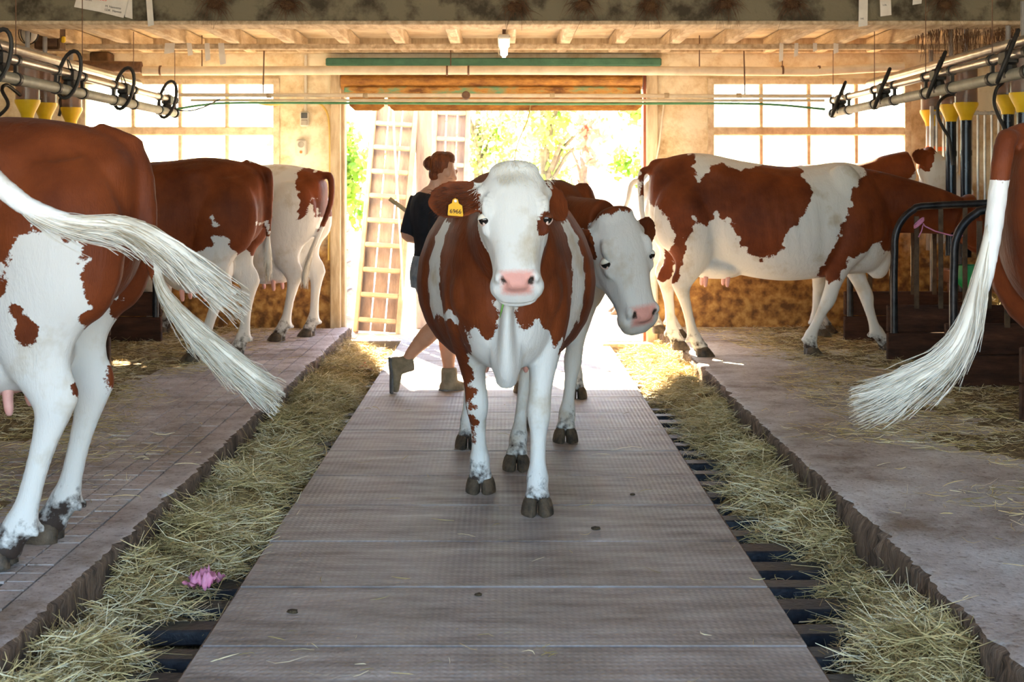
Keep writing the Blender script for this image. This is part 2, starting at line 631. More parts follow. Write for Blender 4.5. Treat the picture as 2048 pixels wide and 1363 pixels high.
# ---- ground outside
g = MB().box(-60, 60, YW + 0.3, 110, -0.4, -0.02).build('floor_yard', M_yard)
tag(g, kind='structure')
g = MB().box(-60, 60, -40, YN, -0.4, -0.03).build('floor_near_yard', M_yard)
tag(g, kind='structure')

# ---- far wall with the door and two windows
DX0, DX1, DZ1 = -1.43, 1.225, 2.34
WL = (-3.70, -1.955); WR = (1.775, 3.545); WZ = (1.40, 2.30)
TH = 0.28


def wallpieces():
    b = MB()
    ztop = 2.75
    xs = [-XS, WL[0], WL[1], DX0, DX1, WR[0], WR[1], XS]
    b.box(-XS, WL[0], YW, YW + TH, -0.25, ztop)
    for w in (WL, WR):
        b.box(w[0], w[1], YW, YW + TH, -0.25, WZ[0])
        b.box(w[0], w[1], YW, YW + TH, WZ[1], ztop)
    b.box(WL[1], DX0, YW, YW + TH, -0.25, ztop)
    b.box(DX0, DX1, YW, YW + TH, DZ1, ztop)
    b.box(DX1, WR[0], YW, YW + TH, -0.25, ztop)
    b.box(WR[1], XS, YW, YW + TH, -0.25, ztop)
    return b


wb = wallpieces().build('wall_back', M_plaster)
tag(wb, kind='structure')
for s, side in ((-1, 'left'), (1, 'right')):
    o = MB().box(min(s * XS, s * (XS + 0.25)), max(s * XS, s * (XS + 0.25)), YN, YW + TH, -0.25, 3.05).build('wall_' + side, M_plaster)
    tag(o, kind='structure')

M_glass = bpy.data.materials.new('old_window_glass')
t, n, l, p = nt(M_glass)
tr = n.new('ShaderNodeBsdfTransparent'); tr.inputs[0].default_value = (0.93, 0.93, 0.90, 1)
gl = n.new('ShaderNodeBsdfGlossy'); gl.inputs['Roughness'].default_value = 0.08
mxs = n.new('ShaderNodeMixShader'); mxs.inputs[0].default_value = 0.07
l.new(tr.outputs[0], mxs.inputs[1]); l.new(gl.outputs[0], mxs.inputs[2])
l.new(mxs.outputs[0], n['Material Output'].inputs[0])

for wi, (x0, x1) in enumerate((WL, WR)):
    win = empty('window_%d' % (wi + 1), ((x0 + x1) / 2, YW, WZ[0]), kind='structure')
    hw = (x1 - x0) / 2; H = WZ[1] - WZ[0]
    fr = MB()
    fr.box(-hw, -hw + 0.055, -0.015, 0.09, 0, H).box(hw - 0.055, hw, -0.015, 0.09, 0, H)
    fr.box(-hw, hw, -0.018, 0.09, 0, 0.06).box(-hw, hw, -0.018, 0.09, H - 0.05, H)
    fr.build('window_frame', M_frame, win)
    MB().cbox((0, 0.03, H * 0.49), (2 * hw - 0.1, 0.10, 0.075), 0.01).build('transom', M_frame, win)
    MB().cbox((0, -0.03, -0.03), (2 * hw + 0.1, 0.16, 0.05), 0.012).build('window_sill', M_frame, win)
    cw = (2 * hw - 0.11) / 4
    for i in range(1, 4):
        MB().cbox((-hw + 0.055 + cw * i, 0.035, H / 2), (0.032, 0.055, H - 0.1), 0.006).build('muntin', M_frame, win)
    for i in range(4):
        for z0, z1 in ((0.06, H * 0.49 - 0.037), (H * 0.49 + 0.037, H - 0.05)):
            MB().box(-hw + 0.055 + cw * i + 0.012, -hw + 0.055 + cw * (i + 1) - 0.012, 0.038, 0.043, z0 - 0.005, z1 + 0.005).build('window_pane', M_glass, win)

# ---- ceiling: near soffit, big cross beam, joists and boards up to the wall
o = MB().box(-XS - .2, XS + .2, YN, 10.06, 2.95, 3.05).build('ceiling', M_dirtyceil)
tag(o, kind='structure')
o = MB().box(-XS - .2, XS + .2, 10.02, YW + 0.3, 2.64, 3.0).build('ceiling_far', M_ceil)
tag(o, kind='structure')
beam = empty('trim_3', (0, 9.8, 2.5), kind='structure')
MB().cbox((0, 0.13, 0.24), (2 * XS, 0.20, 0.44), 0.01).build('beam_web', M_beam, beam)
MB().cbox((0, 0.13, 0.008), (2 * XS, 0.30, 0.028), 0.006).build('beam_flange', M_joist, beam)  # pale joist tone stands in for light bounced up onto the underside
for x in np.arange(-4.4, 4.5, 0.445):
    if abs(x) < 0.02:
        continue
    tag(MB().cbox((0, 0, 0), (0.085, 2.05, 0.12), 0.008).build('trim_joist', M_joist, at=None), kind='structure').location = (x + 0.0, 11.05, 2.575)
led = MB().cbox((0, 0, 0), (2 * XS, 0.06, 0.045), 0.006).build('trim_4', M_joist)
led.location = (0, 11.35, 2.492)
tag(led, kind='structure')
hdr = MB().cbox((0, 0, 0), (2 * XS, 0.10, 0.17), 0.01).build('trim_5', M_jamb)
hdr.location = (0, YW - 0.05, 2.60)
tag(hdr, kind='structure')

# ---- door: jambs, lintel rail and the rolled-up rusty curtain
dj = empty('door_1', (0, YW, 0), kind='structure')
MB().cbox((DX0 - 0.03, -0.02, DZ1 / 2), (0.09, 0.12, DZ1), 0.008).build('door_jamb', M_jamb, dj)
MB().cbox((DX1 + 0.06, -0.02, DZ1 / 2), (0.10, 0.12, DZ1), 0.008).build('door_jamb', M_jamb, dj)
MB().cbox((DX1 + 0.005, 0.06, DZ1 / 2), (0.035, 0.16, DZ1), 0.005).build('guide_rail', M_redjamb, dj)
MB().cbox((DX0 + 0.03, 0.06, DZ1 / 2), (0.03, 0.16, DZ1), 0.005).build('guide_rail', M_jamb, dj)
MB().cbox((-0.09, -0.07, 2.435), (2.90, 0.10, 0.07), 0.01).build('curtain_box_rail', M_green, dj)
# roll: half-drum bellying into the barn
prof = []
for i in range(13):
    a = -math.pi / 2 + math.pi * i / 12
    prof.append((-0.02 - 0.12 * math.cos(a), 2.275 + 0.075 * math.sin(a)))
prof += [(0.12, 2.35), (0.12, 2.20)]
MB().prism([(q[0], q[1]) for q in prof], 0, DX0 + 0.02, DX1 - 0.03).build('curtain_roll', M_rust2, dj)
MB().cbox((-0.10, -0.10, 2.175), (2.56, 0.05, 0.095), 0.012).build('curtain_slat', M_rust, dj)
for x0, x1 in ((DX0 + 0.09, -1.035), (-1.005, DX1 - 0.03)):
    c = 0.05
    MB().prism([(x0, 2.13), (x0, 2.06), (x0 + c, 2.015), (x1 - c, 2.015), (x1, 2.055), (x1, 2.13)], 1, -0.10, -0.055).build('curtain_slat', M_rust2, dj)

# plank laid over the right gutter at the threshold
o = MB().cbox((0, 0, 0), (0.52, 0.16, 0.035), 0.006).build('gutter_plank', M_jamb)
o.location = (1.10, 12.02, 0.0)
tag(o, 'pale plank bridging the right gutter just inside the doorway', 'plank')

# ================================================================== animals: shared builders
M_hide = hide_mat('red_and_white_coat', (0.67, 0.665, 0.645), (0.085, 0.017, 0.0045), (0.19, 0.043, 0.010))
M_hoof = mat('dark_horn_hoof', (0.030, 0.024, 0.020), (0.14, 0.10, 0.065), 18, 0.55, 0.3, 60)
M_eye = mat('dark_wet_eye', (0.012, 0.008, 0.006), rough=0.08, spec=0.6)
M_lid = mat('pale_eyelid_skin', (0.60, 0.42, 0.36), (0.72, 0.56, 0.49), 20, 0.5)
M_teat = mat('pink_teat_skin', (0.62, 0.30, 0.27), (0.74, 0.42, 0.37), 14, 0.5)
M_hair = mat('cream_tail_hair', (0.34, 0.28, 0.19), (0.66, 0.63, 0.56), 5, 0.6, lo=0.30, hi=0.52, island=0.35)
M_hairbrown = mat('brown_coat_hair', (0.11, 0.03, 0.01), (0.25, 0.08, 0.025), 5, 0.6, island=0.35)
M_tuft = mat('white_coat_hair', (0.66, 0.57, 0.42), (0.84, 0.80, 0.72), 5, 0.65, lo=0.30, hi=0.5, island=0.3)
M_browncoat = mat('brown_lid_coat', (0.07, 0.016, 0.005), (0.16, 0.04, 0.01), 30, 0.6)
M_tagy = mat('yellow_ear_tag_plastic', (0.80, 0.42, 0.03), (0.88, 0.50, 0.05), 9, 0.4)
M_tagk = mat('ear_tag_ink', (0.10, 0.05, 0.02), rough=0.6)


def ring(c, u, v, a, bt, bb, n=20, et=1.0, eb=1.0):
    """closed section: u lateral half width a; v up with bt above and bb below"""
    out = []
    for j in range(n):
        t = 2 * math.pi * (j + 0.5) / n
        s, k = math.sin(t), math.cos(t)
        e = et if k >= 0 else eb
        sx = math.copysign(abs(s) ** e, s)
        out.append(c + u * (a * sx) + v * ((bt if k >= 0 else bb) * k))
    return out


def skin(rings):
    n = len(rings[0])
    V = [p for r in rings for p in r]
    F = []
    for i in range(len(rings) - 1):
        for j in range(n):
            F.append((i * n + j, i * n + (j + 1) % n, (i + 1) * n + (j + 1) % n, (i + 1) * n + j))
    a = len(V); V.append(sum(rings[0], Vector()) / n)
    b = len(V); V.append(sum(rings[-1], Vector()) / n)
    k = (len(rings) - 1) * n
    for j in range(n):
        F.append((a, (j + 1) % n, j)); F.append((b, k + j, k + (j + 1) % n))
    return V, F


def limb(st, n=16, steps=3, lat=Vector((0, 1, 0))):
    """st rows: x, y, z, lateral radius, fore-aft radius"""
    S = smooth_path(st, steps)
    rings = []
    for i, r in enumerate(S):
        d = Vector(S[min(i + 1, len(S) - 1)][:3]) - Vector(S[max(i - 1, 0)][:3])
        d.normalize()
        u = (lat - d * lat.dot(d)).normalized()
        v = d.cross(u)
        rings.append(ring(Vector(r[:3]), u, v, max(r[3], .004), max(r[4], .004), max(r[4], .004), n))
    return skin(rings)


def ball(c, r, M=None, n=14):
    c = Vector(c)
    r = (r, r, r) if not hasattr(r, '__len__') else r
    rings = []
    for i in range(1, 9):
        a = math.pi * i / 9
        rr = [Vector((r[0] * math.sin(a) * math.cos(2 * math.pi * j / n), r[1] * math.sin(a) * math.sin(2 * math.pi * j / n), -r[2] * math.cos(a))) for j in range(n)]
        if M is not None:
            rr = [M @ q for q in rr]
        rings.append([c + q for q in rr])
    return skin(rings)


def fuse(name, parts, voxel, smooth=6, fac=0.55):
    """union of closed shells -> one continuous mesh"""
    V = []; F = []
    for pv, pf in parts:
        k = len(V)
        V += [tuple(p) for p in pv]
        F += [tuple(i + k for i in f) for f in pf]
    me = bpy.data.meshes.new(name + '_src')
    me.from_pydata(V, [], F)
    o = bpy.data.objects.new(name + '_src', me)
    COL.objects.link(o)
    r = o.modifiers.new('remesh', 'REMESH'); r.mode = 'VOXEL'; r.voxel_size = voxel; r.use_smooth_shade = True
    s = o.modifiers.new('smooth', 'SMOOTH'); s.iterations = smooth; s.factor = fac
    dg = bpy.context.evaluated_depsgraph_get()
    out = bpy.data.meshes.new_from_object(o.evaluated_get(dg))
    bpy.data.objects.remove(o); bpy.data.meshes.remove(me)
    out.name = name
    out.polygons.foreach_set('use_smooth', np.ones(len(out.polygons), dtype=bool))
    return out


def get_co(me):
    a = np.empty(len(me.vertices) * 3, dtype=np.float32)
    me.vertices.foreach_get('co', a)
    return a.reshape(-1, 3).astype(float)


def get_no(me):
    a = np.empty(len(me.vertices) * 3, dtype=np.float32)
    me.vertex_normals.foreach_get('vector', a)
    return a.reshape(-1, 3).astype(float)


def set_co(me, C):
    me.vertices.foreach_set('co', C.astype(np.float32).ravel())
    me.update()


def set_attr(me, name, A):
    k = me.attributes.get(name) or me.attributes.new(name, 'FLOAT', 'POINT')
    k.data.foreach_set('value', np.asarray(A, dtype=np.float32))


def ell(P, c, r):
    r = np.array(r if hasattr(r, '__len__') else (r, r, r), dtype=float)
    q = (P - np.array(c)) / r
    return (1 - np.sqrt((q ** 2).sum(1))) * r.min()


def poly2(P, pts):
    """signed distance, positive inside, of 2D points to a polygon"""
    A = np.array(pts, dtype=float)
    B = np.roll(A, -1, 0)
    d2 = np.full(len(P), 1e9)
    ins = np.zeros(len(P), dtype=bool)
    for a, b in zip(A, B):
        e = b - a
        w = P - a
        t = np.clip((w @ e) / max(e @ e, 1e-12), 0, 1)
        q = w - t[:, None] * e
        d2 = np.minimum(d2, (q ** 2).sum(1))
        c1 = (a[1] > P[:, 1]) != (b[1] > P[:, 1])
        xi = a[0] + (P[:, 1] - a[1]) / (b[1] - a[1] if b[1] != a[1] else 1e-12) * e[0]
        ins ^= c1 & (P[:, 0] < xi)
    return np.where(ins, 1, -1) * np.sqrt(d2)


def strands(name, roots, m, parent, width=0.0022, seg=5, seed=1, kind='stuff'):
    """roots: list of polylines (k x 3); each becomes a thin three-sided hair"""
    g = np.random.default_rng(seed)
    V = []; F = []
    for P in roots:
        P = np.asarray(P, dtype=float)
        k = len(P)
        d = np.gradient(P, axis=0)
        d /= np.linalg.norm(d, axis=1)[:, None] + 1e-9
        a = g.normal(size=3)
        u = np.cross(d, a); u /= np.linalg.norm(u, axis=1)[:, None] + 1e-9
        w = np.cross(d, u)
        wd = width * g.uniform(.6, 1.3) * np.linspace(1, 0.25, k)[:, None]
        b0 = len(V) * 1
        base = sum(len(x) for x in V) if False else None
        V.append(np.stack([P + u * wd, P - 0.5 * u * wd + 0.87 * w * wd, P - 0.5 * u * wd - 0.87 * w * wd], 1).reshape(-1, 3))
    off = 0
    for P in V:
        k = len(P) // 3
        i = np.arange(k - 1)[:, None] * 3
        j = np.arange(3)[None, :]
        a = off + i + j; b = off + i + (j + 1) % 3
        F.append(np.stack([a, b, b + 3, a + 3], -1).reshape(-1, 4))
        off += len(P)
    o = np_mesh(name, np.concatenate(V), np.concatenate(F), m, parent)
    if kind:
        o['kind'] = kind
    return o


def tail_switch(parent, path, n=420, r0=0.018, r1=0.075, spread=0.5, seed=1, m=None, droop=0.0, name='tail_switch', length=None):
    """brush of long hairs following a path (local coordinates)"""
    g = np.random.default_rng(seed)
    S = smooth_path(path, 10)
    k = len(S)
    T = np.gradient(S, axis=0); T /= np.linalg.norm(T, axis=1)[:, None]
    up = np.array([0.13, 0.31, 0.94])
    U = np.cross(T, up); U /= np.linalg.norm(U, axis=1)[:, None]
    W = np.cross(T, U)
    hairs = []
    for i in range(n):
        s0 = int(g.uniform(0, 0.62) * k)
        ln = int(g.uniform(0.28, 0.55) * k) if length is None else int(length * g.uniform(.7, 1.2) * k)
        s1 = min(k - 1, s0 + max(8, ln))
        idx = np.linspace(s0, s1, 8).astype(int)
        th = g.uniform(0, 2 * math.pi)
        q = np.linspace(0, 1, 8)
        f = idx / (k - 1)
        rad = r0 + (r1 - r0) * np.sin(np.clip(f, 0, 1) * math.pi * 0.72) ** 1.2
        rr = rad * g.uniform(0.25, 1.0) * (0.55 + spread * q)
        P = S[idx] + (U[idx] * math.cos(th) + W[idx] * math.sin(th)) * rr[:, None]
        P[:, 2] -= droop * q ** 2 * g.uniform(0, 1)
        P += g.normal(0, 0.0025, P.shape) * q[:, None]
        hairs.append(P)
    o = strands(name, hairs, m or M_hair, parent, 0.0026, seed=seed)
    core = np.array([[*S[int(f * (k - 1))], (r0 + (r1 - r0) * math.sin(f * math.pi * 0.72) ** 1.2) * 0.62 * (1 if f < .75 else (1 - f) / .25 + 0.05)] for f in np.linspace(0, .97, 14)])
    V, F = tube_geo([Vector(c[:3]) for c in core], [max(.004, c[3]) for c in core], 12)
    mesh_obj('tail_brush', V, F, m or M_hair, parent, True)
    return o


def hoof_geo(c, toe, yaw=0.0, size=1.0, pitch=0.0):
    """two claws standing on the ground under c; toe = forward unit in local xy"""
    f = Vector((math.cos(yaw), math.sin(yaw), 0)); s = Vector((-math.sin(yaw), math.cos(yaw), 0))
    out = MB()
    for k in (-1, 1):
        rings = []
        for z, fw, bk, w, off in ((0.000, 0.088, 0.045, 0.033, 0.036), (0.008, 0.087, 0.046, 0.034, 0.036), (0.030, 0.072, 0.047, 0.033, 0.034), (0.055, 0.052, 0.044, 0.030, 0.030), (0.072, 0.034, 0.034, 0.023, 0.026)):
            cc = Vector(c) + s * (k * off * size)
            cc.z = c[2] + z * size
            rg = []
            for j in range(14):
                t = 2 * math.pi * j / 14
                ct, st = math.cos(t), math.sin(t)
                fx = (fw if ct > 0 else bk) * ct
                wv = w * st * (1 - 0.30 * max(0, ct) ** 2)
                rg.append(cc + f * (fx * size) + s * (wv * size - k * 0.010 * size * max(0, ct) ** 2))
            rings.append(rg)
        V, F = skin(rings)
        if pitch:
            Mx = Matrix.Translation(Vector(c)) @ Matrix.Rotation(pitch, 4, s) @ Matrix.Translation(-Vector(c))
            V = [Mx @ v for v in V]
        out.add(V, F)
    return out


# ------------------------------------------------------------------ the cow
BODY = [  # x, top, bottom, half width, height of the widest place
    (-0.895, 1.23, 1.05, 0.05, 1.14),
    (-0.87, 1.295, 0.92, 0.13, 1.12),
    (-0.80, 1.352, 0.82, 0.195, 1.10),
    (-0.66, 1.392, 0.75, 0.235, 1.10),
    (-0.46, 1.41, 0.66, 0.285, 1.06),
    (-0.22, 1.385, 0.575, 0.330, 0.98),
    (0.05, 1.375, 0.535, 0.355, 0.93),
    (0.28, 1.385, 0.545, 0.335, 0.93),
    (0.48, 1.41, 0.575, 0.275, 0.96),
    (0.62, 1.395, 0.585, 0.245, 0.98),
    (0.74, 1.33, 0.60, 0.215, 0.98),
    (0.83, 1.24, 0.68, 0.155, 0.96),
    (0.88, 1.12, 0.78, 0.08, 0.94),
]
HIND = [(-0.60, 0.15, 1.24, 0.07, 0.17), (-0.64, 0.175, 1.08, 0.115, 0.23), (-0.65, 0.18, 0.93, 0.115, 0.235), (-0.63, 0.175, 0.79, 0.095, 0.185),
        (-0.655, 0.17, 0.66, 0.066, 0.115), (-0.705, 0.17, 0.56, 0.048, 0.078), (-0.728, 0.17, 0.50, 0.045, 0.066), (-0.722, 0.17, 0.43, 0.036, 0.048),
        (-0.705, 0.17, 0.32, 0.031, 0.038), (-0.690, 0.17, 0.20, 0.033, 0.040), (-0.680, 0.17, 0.145, 0.046, 0.052), (-0.655, 0.17, 0.095, 0.046, 0.048), (-0.64, 0.17, 0.062, 0.056, 0.058), (-0.635, 0.17, 0.045, 0.050, 0.052)]
FORE = [(0.50, 0.14, 1.16, 0.07, 0.16), (0.55, 0.165, 1.00, 0.105, 0.185), (0.57, 0.175, 0.85, 0.105, 0.165), (0.545, 0.175, 0.73, 0.085, 0.125),
        (0.545, 0.165, 0.62, 0.064, 0.082), (0.55, 0.155, 0.51, 0.050, 0.058), (0.557, 0.15, 0.43, 0.052, 0.056), (0.555, 0.15, 0.385, 0.050, 0.052), (0.545, 0.15, 0.33, 0.038, 0.041),
        (0.54, 0.15, 0.25, 0.034, 0.036), (0.535, 0.15, 0.19, 0.037, 0.040), (0.537, 0.15, 0.145, 0.048, 0.052), (0.555, 0.15, 0.095, 0.047, 0.047), (0.57, 0.15, 0.062, 0.057, 0.058), (0.575, 0.15, 0.045, 0.050, 0.052)]
HEAD = [  # along nose, half width, top, bottom
    (-0.045, 0.05, 0.02, -0.04), (-0.022, 0.094, 0.055, -0.09), (0.03, 0.124, 0.082, -0.135), (0.10, 0.133, 0.092, -0.165), (0.17, 0.132, 0.090, -0.185),
    (0.235, 0.124, 0.082, -0.19), (0.30, 0.107, 0.073, -0.175), (0.36, 0.094, 0.067, -0.145), (0.41, 0.090, 0.060, -0.125), (0.445, 0.093, 0.047, -0.118),
    (0.475, 0.094, 0.022, -0.115), (0.50, 0.088, -0.012, -0.112), (0.522, 0.072, -0.048, -0.105), (0.535, 0.04, -0.07, -0.095)]


def ear_geo(Mh, side, base, direc, face, length=0.225, wid=0.078, thick=0.010):
    """cupped leaf, in head coordinates mapped by Mh"""
    d = Vector(direc).normalized(); f = Vector(face); f = (f - d * f.dot(d)).normalized()
    w = d.cross(f)
    rings = []
    K = 8
    for i in range(11):
        q = i / 10
        hw = wid * (0.42 + 0.58 * math.sin(min(1, q * 1.25 + 0.12) * math.pi * 0.62)) * (1 if q < .62 else math.sqrt(max(0.0, 1 - ((q - .62) / .385) ** 2)))
        hw = max(hw, 0.006)
        cup = 0.55 * hw * (1 - 0.6 * q)
        c = Vector(base) + d * (length * q) - f * (0.02 * q * q)
        outer = []; inner = []
        for j in range(K):
            a = -1 + 2 * j / (K - 1)
            p = c + w * (hw * a) - f * (cup * (1 - a * a))
            outer.append(p - f * thick)
            inner.append(p + f * thick * (0.6 if abs(a) < .95 else 0.1))
        rings.append([Mh @ p for p in outer] + [Mh @ p for p in reversed(inner)])
    return skin(rings)


def leg_shift(st, side, off, pivot, bend=0.0):
    out = []
    z1 = min(r[2] for r in st)
    for x, y_, z, a, b in st:
        t = max(0.0, (pivot - z) / (pivot - z1))
        tt = t
        kz = math.sin(math.pi * min(1, t)) * bend
        out.append((x + off[0] * tt + kz, side * (y_ + off[1] * tt), z + off[2] * tt * tt, a, b))
    return out


def cow(name, label, loc, yaw, scale=1.0, width=1.0, legs=None, neck=None, head=None, ears=None, tail=None, switch=None, switch_kw=None, udder=0.0,
        paint=None, voxel=0.013, rump_up=0.0, bends=None, group=None, teats=True, extra=None, hoofpitch=None, tail_r=(0.036, 0.02), soil_h=0.13, brown_eye=0):
    legs = legs or {}
    bends = bends or {}
    hoofpitch = hoofpitch or {}
    parts = []
    X, Y, Z = Vector((1, 0, 0)), Vector((0, 1, 0)), Vector((0, 0, 1))
    rings = []
    for x, zt, zb, w, zm in smooth_path(BODY, 3):
        ru = rump_up * min(1, max(0, (0.1 - x) / 0.7))
        w2 = w * (1 + (width - 1) * max(0.0, 1 - (x / 0.75) ** 2 if x > 0 else 1 - (x / 1.2) ** 2))
        rings.append(ring(Vector((x, 0, zm)), Y, Z, w2, zt + ru - zm, zm - zb, 26, 0.92 if x < -0.15 else (1.08 if x > 0.25 else 0.92 + 0.4 * (x + 0.15)), 0.86))
    parts.append(skin(rings))
    # bones that show: hooks, pins, withers, shoulder points, spine
    for s in (-1, 1):
        parts.append(ball((0.50, s * 0.15, 1.18), (0.14, 0.09, 0.22)))
        parts.append(ball((0.70, s * 0.165, 0.92), (0.11, 0.075, 0.12)))
    parts.append(ball((-0.78, 0, 1.32 + rump_up), (0.12, 0.05, 0.045)))
    parts.append(ball((0.79, 0, 0.70), (0.10, 0.075, 0.16)))
    hooves = []
    for nm, st, s, pv in (('LH', HIND, 1, 0.98), ('RH', HIND, -1, 0.98), ('LF', FORE, 1, 0.92), ('RF', FORE, -1, 0.92)):
        off = legs.get(nm, (0, 0, 0))
        L = leg_shift(st, s, off, pv, bends.get(nm, 0.0))
        parts.append(limb(L))
        e = L[-1]
        if nm in ('LH', 'RH'):
            hk = L[6]
            parts.append(limb([(hk[0] - 0.03, hk[1], hk[2] - 0.02, .02, .02), (hk[0] - 0.055, hk[1], hk[2] + 0.025, .026, .026), (hk[0] - 0.045, hk[1], hk[2] + 0.09, .018, .02), (hk[0] + 0.0, hk[1], hk[2] + 0.17, .015, .015)], 10))
        fl = L[-4]
        for k in (-1, 1):
            parts.append(ball((fl[0] - 0.055, fl[1] + k * 0.026, fl[2] - 0.03), (0.016, 0.014, 0.022)))
        hooves.append((nm, e))
    # neck
    NK = smooth_path(neck, 4)
    rings = []
    for i, r in enumerate(NK):
        d = (Vector(NK[min(i + 1, len(NK) - 1)][:3]) - Vector(NK[max(i - 1, 0)][:3])).normalized()
        v = (Z - d * Z.dot(d)).normalized() if abs(d.z) < 0.97 else Vector((-1, 0, 0))
        u = v.cross(d)
        rings.append(ring(Vector(r[:3]), u, v, r[3], r[4], r[4] * 1.0, 20, 1.1, 1.0))
    parts.append(skin(rings))
    # head
    hp = Vector(head['pos']); nn = Vector(head['n']).normalized(); uu = Vector(head['up']); uu = (uu - nn * uu.dot(nn)).normalized()
    ll = uu.cross(nn)
    hs = head.get('s', 1.0)
    hw_ = head.get('w', 1.0)
    Mh = Matrix(((nn.x, ll.x, uu.x, 0), (nn.y, ll.y, uu.y, 0), (nn.z, ll.z, uu.z, 0), (0, 0, 0, 1)))
    Mh = Matrix.Translation(hp) @ Mh @ Matrix.Diagonal((hs, hs * hw_, hs, 1))
    rings = []
    for t_, w, a, b in smooth_path(HEAD, 3):
        rings.append([Mh @ p for p in ring(Vector((t_, 0, (a + b) / 2)), Y, Z, w, (a - b) / 2, (a - b) / 2, 24, 0.72, 0.78)])
    parts.append(skin(rings))

    def hb(c, r):
        V, F = ball(c, r)
        parts.append(([Mh @ p for p in V], F))
    for s in (-1, 1):
        hb((0.150, s * 0.108, 0.058), (0.055, 0.024, 0.026))        # brow
        hb((0.220, s * 0.112, 0.020), (0.050, 0.020, 0.026))        # lower orbit
        hb((0.18, s * 0.090, -0.12), (0.11, 0.04, 0.075))           # cheek
        hb((0.447, s * 0.058, 0.030), (0.034, 0.030, 0.030))        # nostril wing
        hb((0.462, s * 0.070, -0.045), (0.050, 0.034, 0.052))       # lip
    hb((-0.015, 0, 0.030), (0.05, 0.10, 0.06))                      # poll
    hb((0.463, 0, 0.016), (0.036, 0.060, 0.040))                    # nose pad
    hb((0.488, 0, -0.112), (0.046, 0.060, 0.034))                   # chin
    ears = ears or {}
    ear_info = {}
    for nm, s in (('L', 1), ('R', -1)):
        e = ears.get(nm, ((0.02, s, -0.10), (0.25, 0.15 * s, 1.0)))
        base = (0.065, s * 0.100, 0.0)
        parts.append(ear_geo(Mh, s, base, e[0], e[1], *(e[2] if len(e) > 2 else ())))
        V, F = ball(Vector(base) + Vector(e[0]).normalized() * 0.02, (0.035, 0.035, 0.035))
        parts.append(([Mh @ p for p in V], F))
        ear_info[nm] = (Mh @ Vector(base), Mh @ (Vector(base) + Vector(e[0]).normalized() * 0.215), Vector(e[0]).normalized(), Vector(e[1]), base)
    # tail
    if tail:
        tail = [(p[0], p[1], p[2] - ((0.055, 0.085)[i] if i < 2 else 0)) for i, p in enumerate(tail)]
        T = smooth_path(tail, 5)
        k = len(T)
        parts.append(tube_geo([Vector(p) for p in T], [tail_r[0] + (tail_r[1] - tail_r[0]) * (i / (k - 1)) for i in range(k)], 12))
    if udder:
        parts.append(ball((-0.40, 0, 0.66 - 0.04 * udder), (0.24, 0.20, 0.17 * udder)))
        parts.append(ball((-0.50, 0, 0.68 - 0.05 * udder), (0.17, 0.19, 0.17 * udder)))
    if extra:
        parts += extra
    me = fuse(name, parts, voxel, max(8, int(0.11 / voxel)))
    # relief pushed in or out along the surface
    P = get_co(me)
    N = get_no(me)
    Mi = np.array(Mh.inverted())
    H = (np.c_[P, np.ones(len(P))] @ Mi.T)[:, :3]

    def push(D, amt):
        nonlocal P
        P = P + N * (amt * D)[:, None]
    gs = lambda A, c, r: np.exp(-(((A - np.array(c)) / np.array(r)) ** 2).sum(1))
    inhead = (H[:, 0] > -0.08) & (H[:, 0] < 0.62) & (np.abs(H[:, 1]) < 0.2) & (np.abs(H[:, 2]) < 0.24)
    f = inhead.astype(float)
    for s in (-1, 1):
        push(gs(H, (0.472, s * 0.053, 0.038), (0.020, 0.015, 0.022)) * f, -0.026)     # nostril
        push(gs(H, (0.195, s * 0.138, 0.036), (0.024, 0.03, 0.018)) * f, -0.010)
        push(gs(H, (0.33, s * 0.10, -0.005), (0.06, 0.03, 0.03)) * f, -0.006)
        push(gs(P, (-0.33, s * 0.30, 1.17), (0.11, 0.2, 0.10)), -0.020)        # flank hollow
        push(gs(P, (0.33, s * 0.3, 0.95), (0.05, 0.2, 0.26)), -0.014)         # behind shoulder
        push(gs(P, (-0.70, s * 0.2, 1.30 + rump_up), (0.09, 0.10, 0.07)), -0.015)
        push(gs(P, (-0.42, s * 0.27, 0.85), (0.05, 0.2, 0.2)), -0.012)
        push(gs(P, (-0.44, s * 0.25 * width, 1.30 + rump_up * .7), (0.075, 0.09, 0.055)), 0.034)     # hook bone
        push(gs(P, (-0.84, s * 0.12, 1.24 + rump_up), (0.05, 0.06, 0.06)), 0.016)                    # pin bone
        push(gs(P, (-0.60, s * 0.25, 1.05), (0.17, 0.12, 0.16)), 0.022)                              # thigh
        # ribs
        rb = np.sin((P[:, 0] + 0.18 * P[:, 2]) * 2 * math.pi / 0.085) * gs(P, (-0.02, s * 0.33, 1.0), (0.26, 0.2, 0.26))
        push(rb, 0.0022)
    mouth = np.exp(-((H[:, 2] + 0.072 - 0.05 * (0.50 - H[:, 0])) / 0.007) ** 2) * (H[:, 0] > 0.37) * f
    push(mouth, -0.010)
    # brow wrinkles and neck folds
    wr = np.sin(H[:, 0] * 2 * math.pi / 0.022 + 60 * np.abs(H[:, 1])) * gs(np.abs(H), (0.12, 0.10, 0.07), (0.05, 0.03, 0.05)) * f
    push(wr, 0.0018)
    set_co(me, P)
    # colours
    patch = paint(P, H, ear_info) if paint else np.full(len(P), -0.1)
    pink = np.minimum(np.minimum(0.060 - 0.10 * np.abs(H[:, 2] - 0.04) - np.abs(H[:, 1]), H[:, 2] + 0.020), np.minimum(H[:, 0] - 0.428, 0.56 - H[:, 0]))
    pink = np.where(inhead, pink, -0.1)
    soilh = soil_h
    if udder:
        pink = np.maximum(pink, ell(P, (-0.46, 0, 0.50), (0.18, 0.18, 0.10)) - 0.035)
    soil_nostril = np.full(len(P), -0.2)
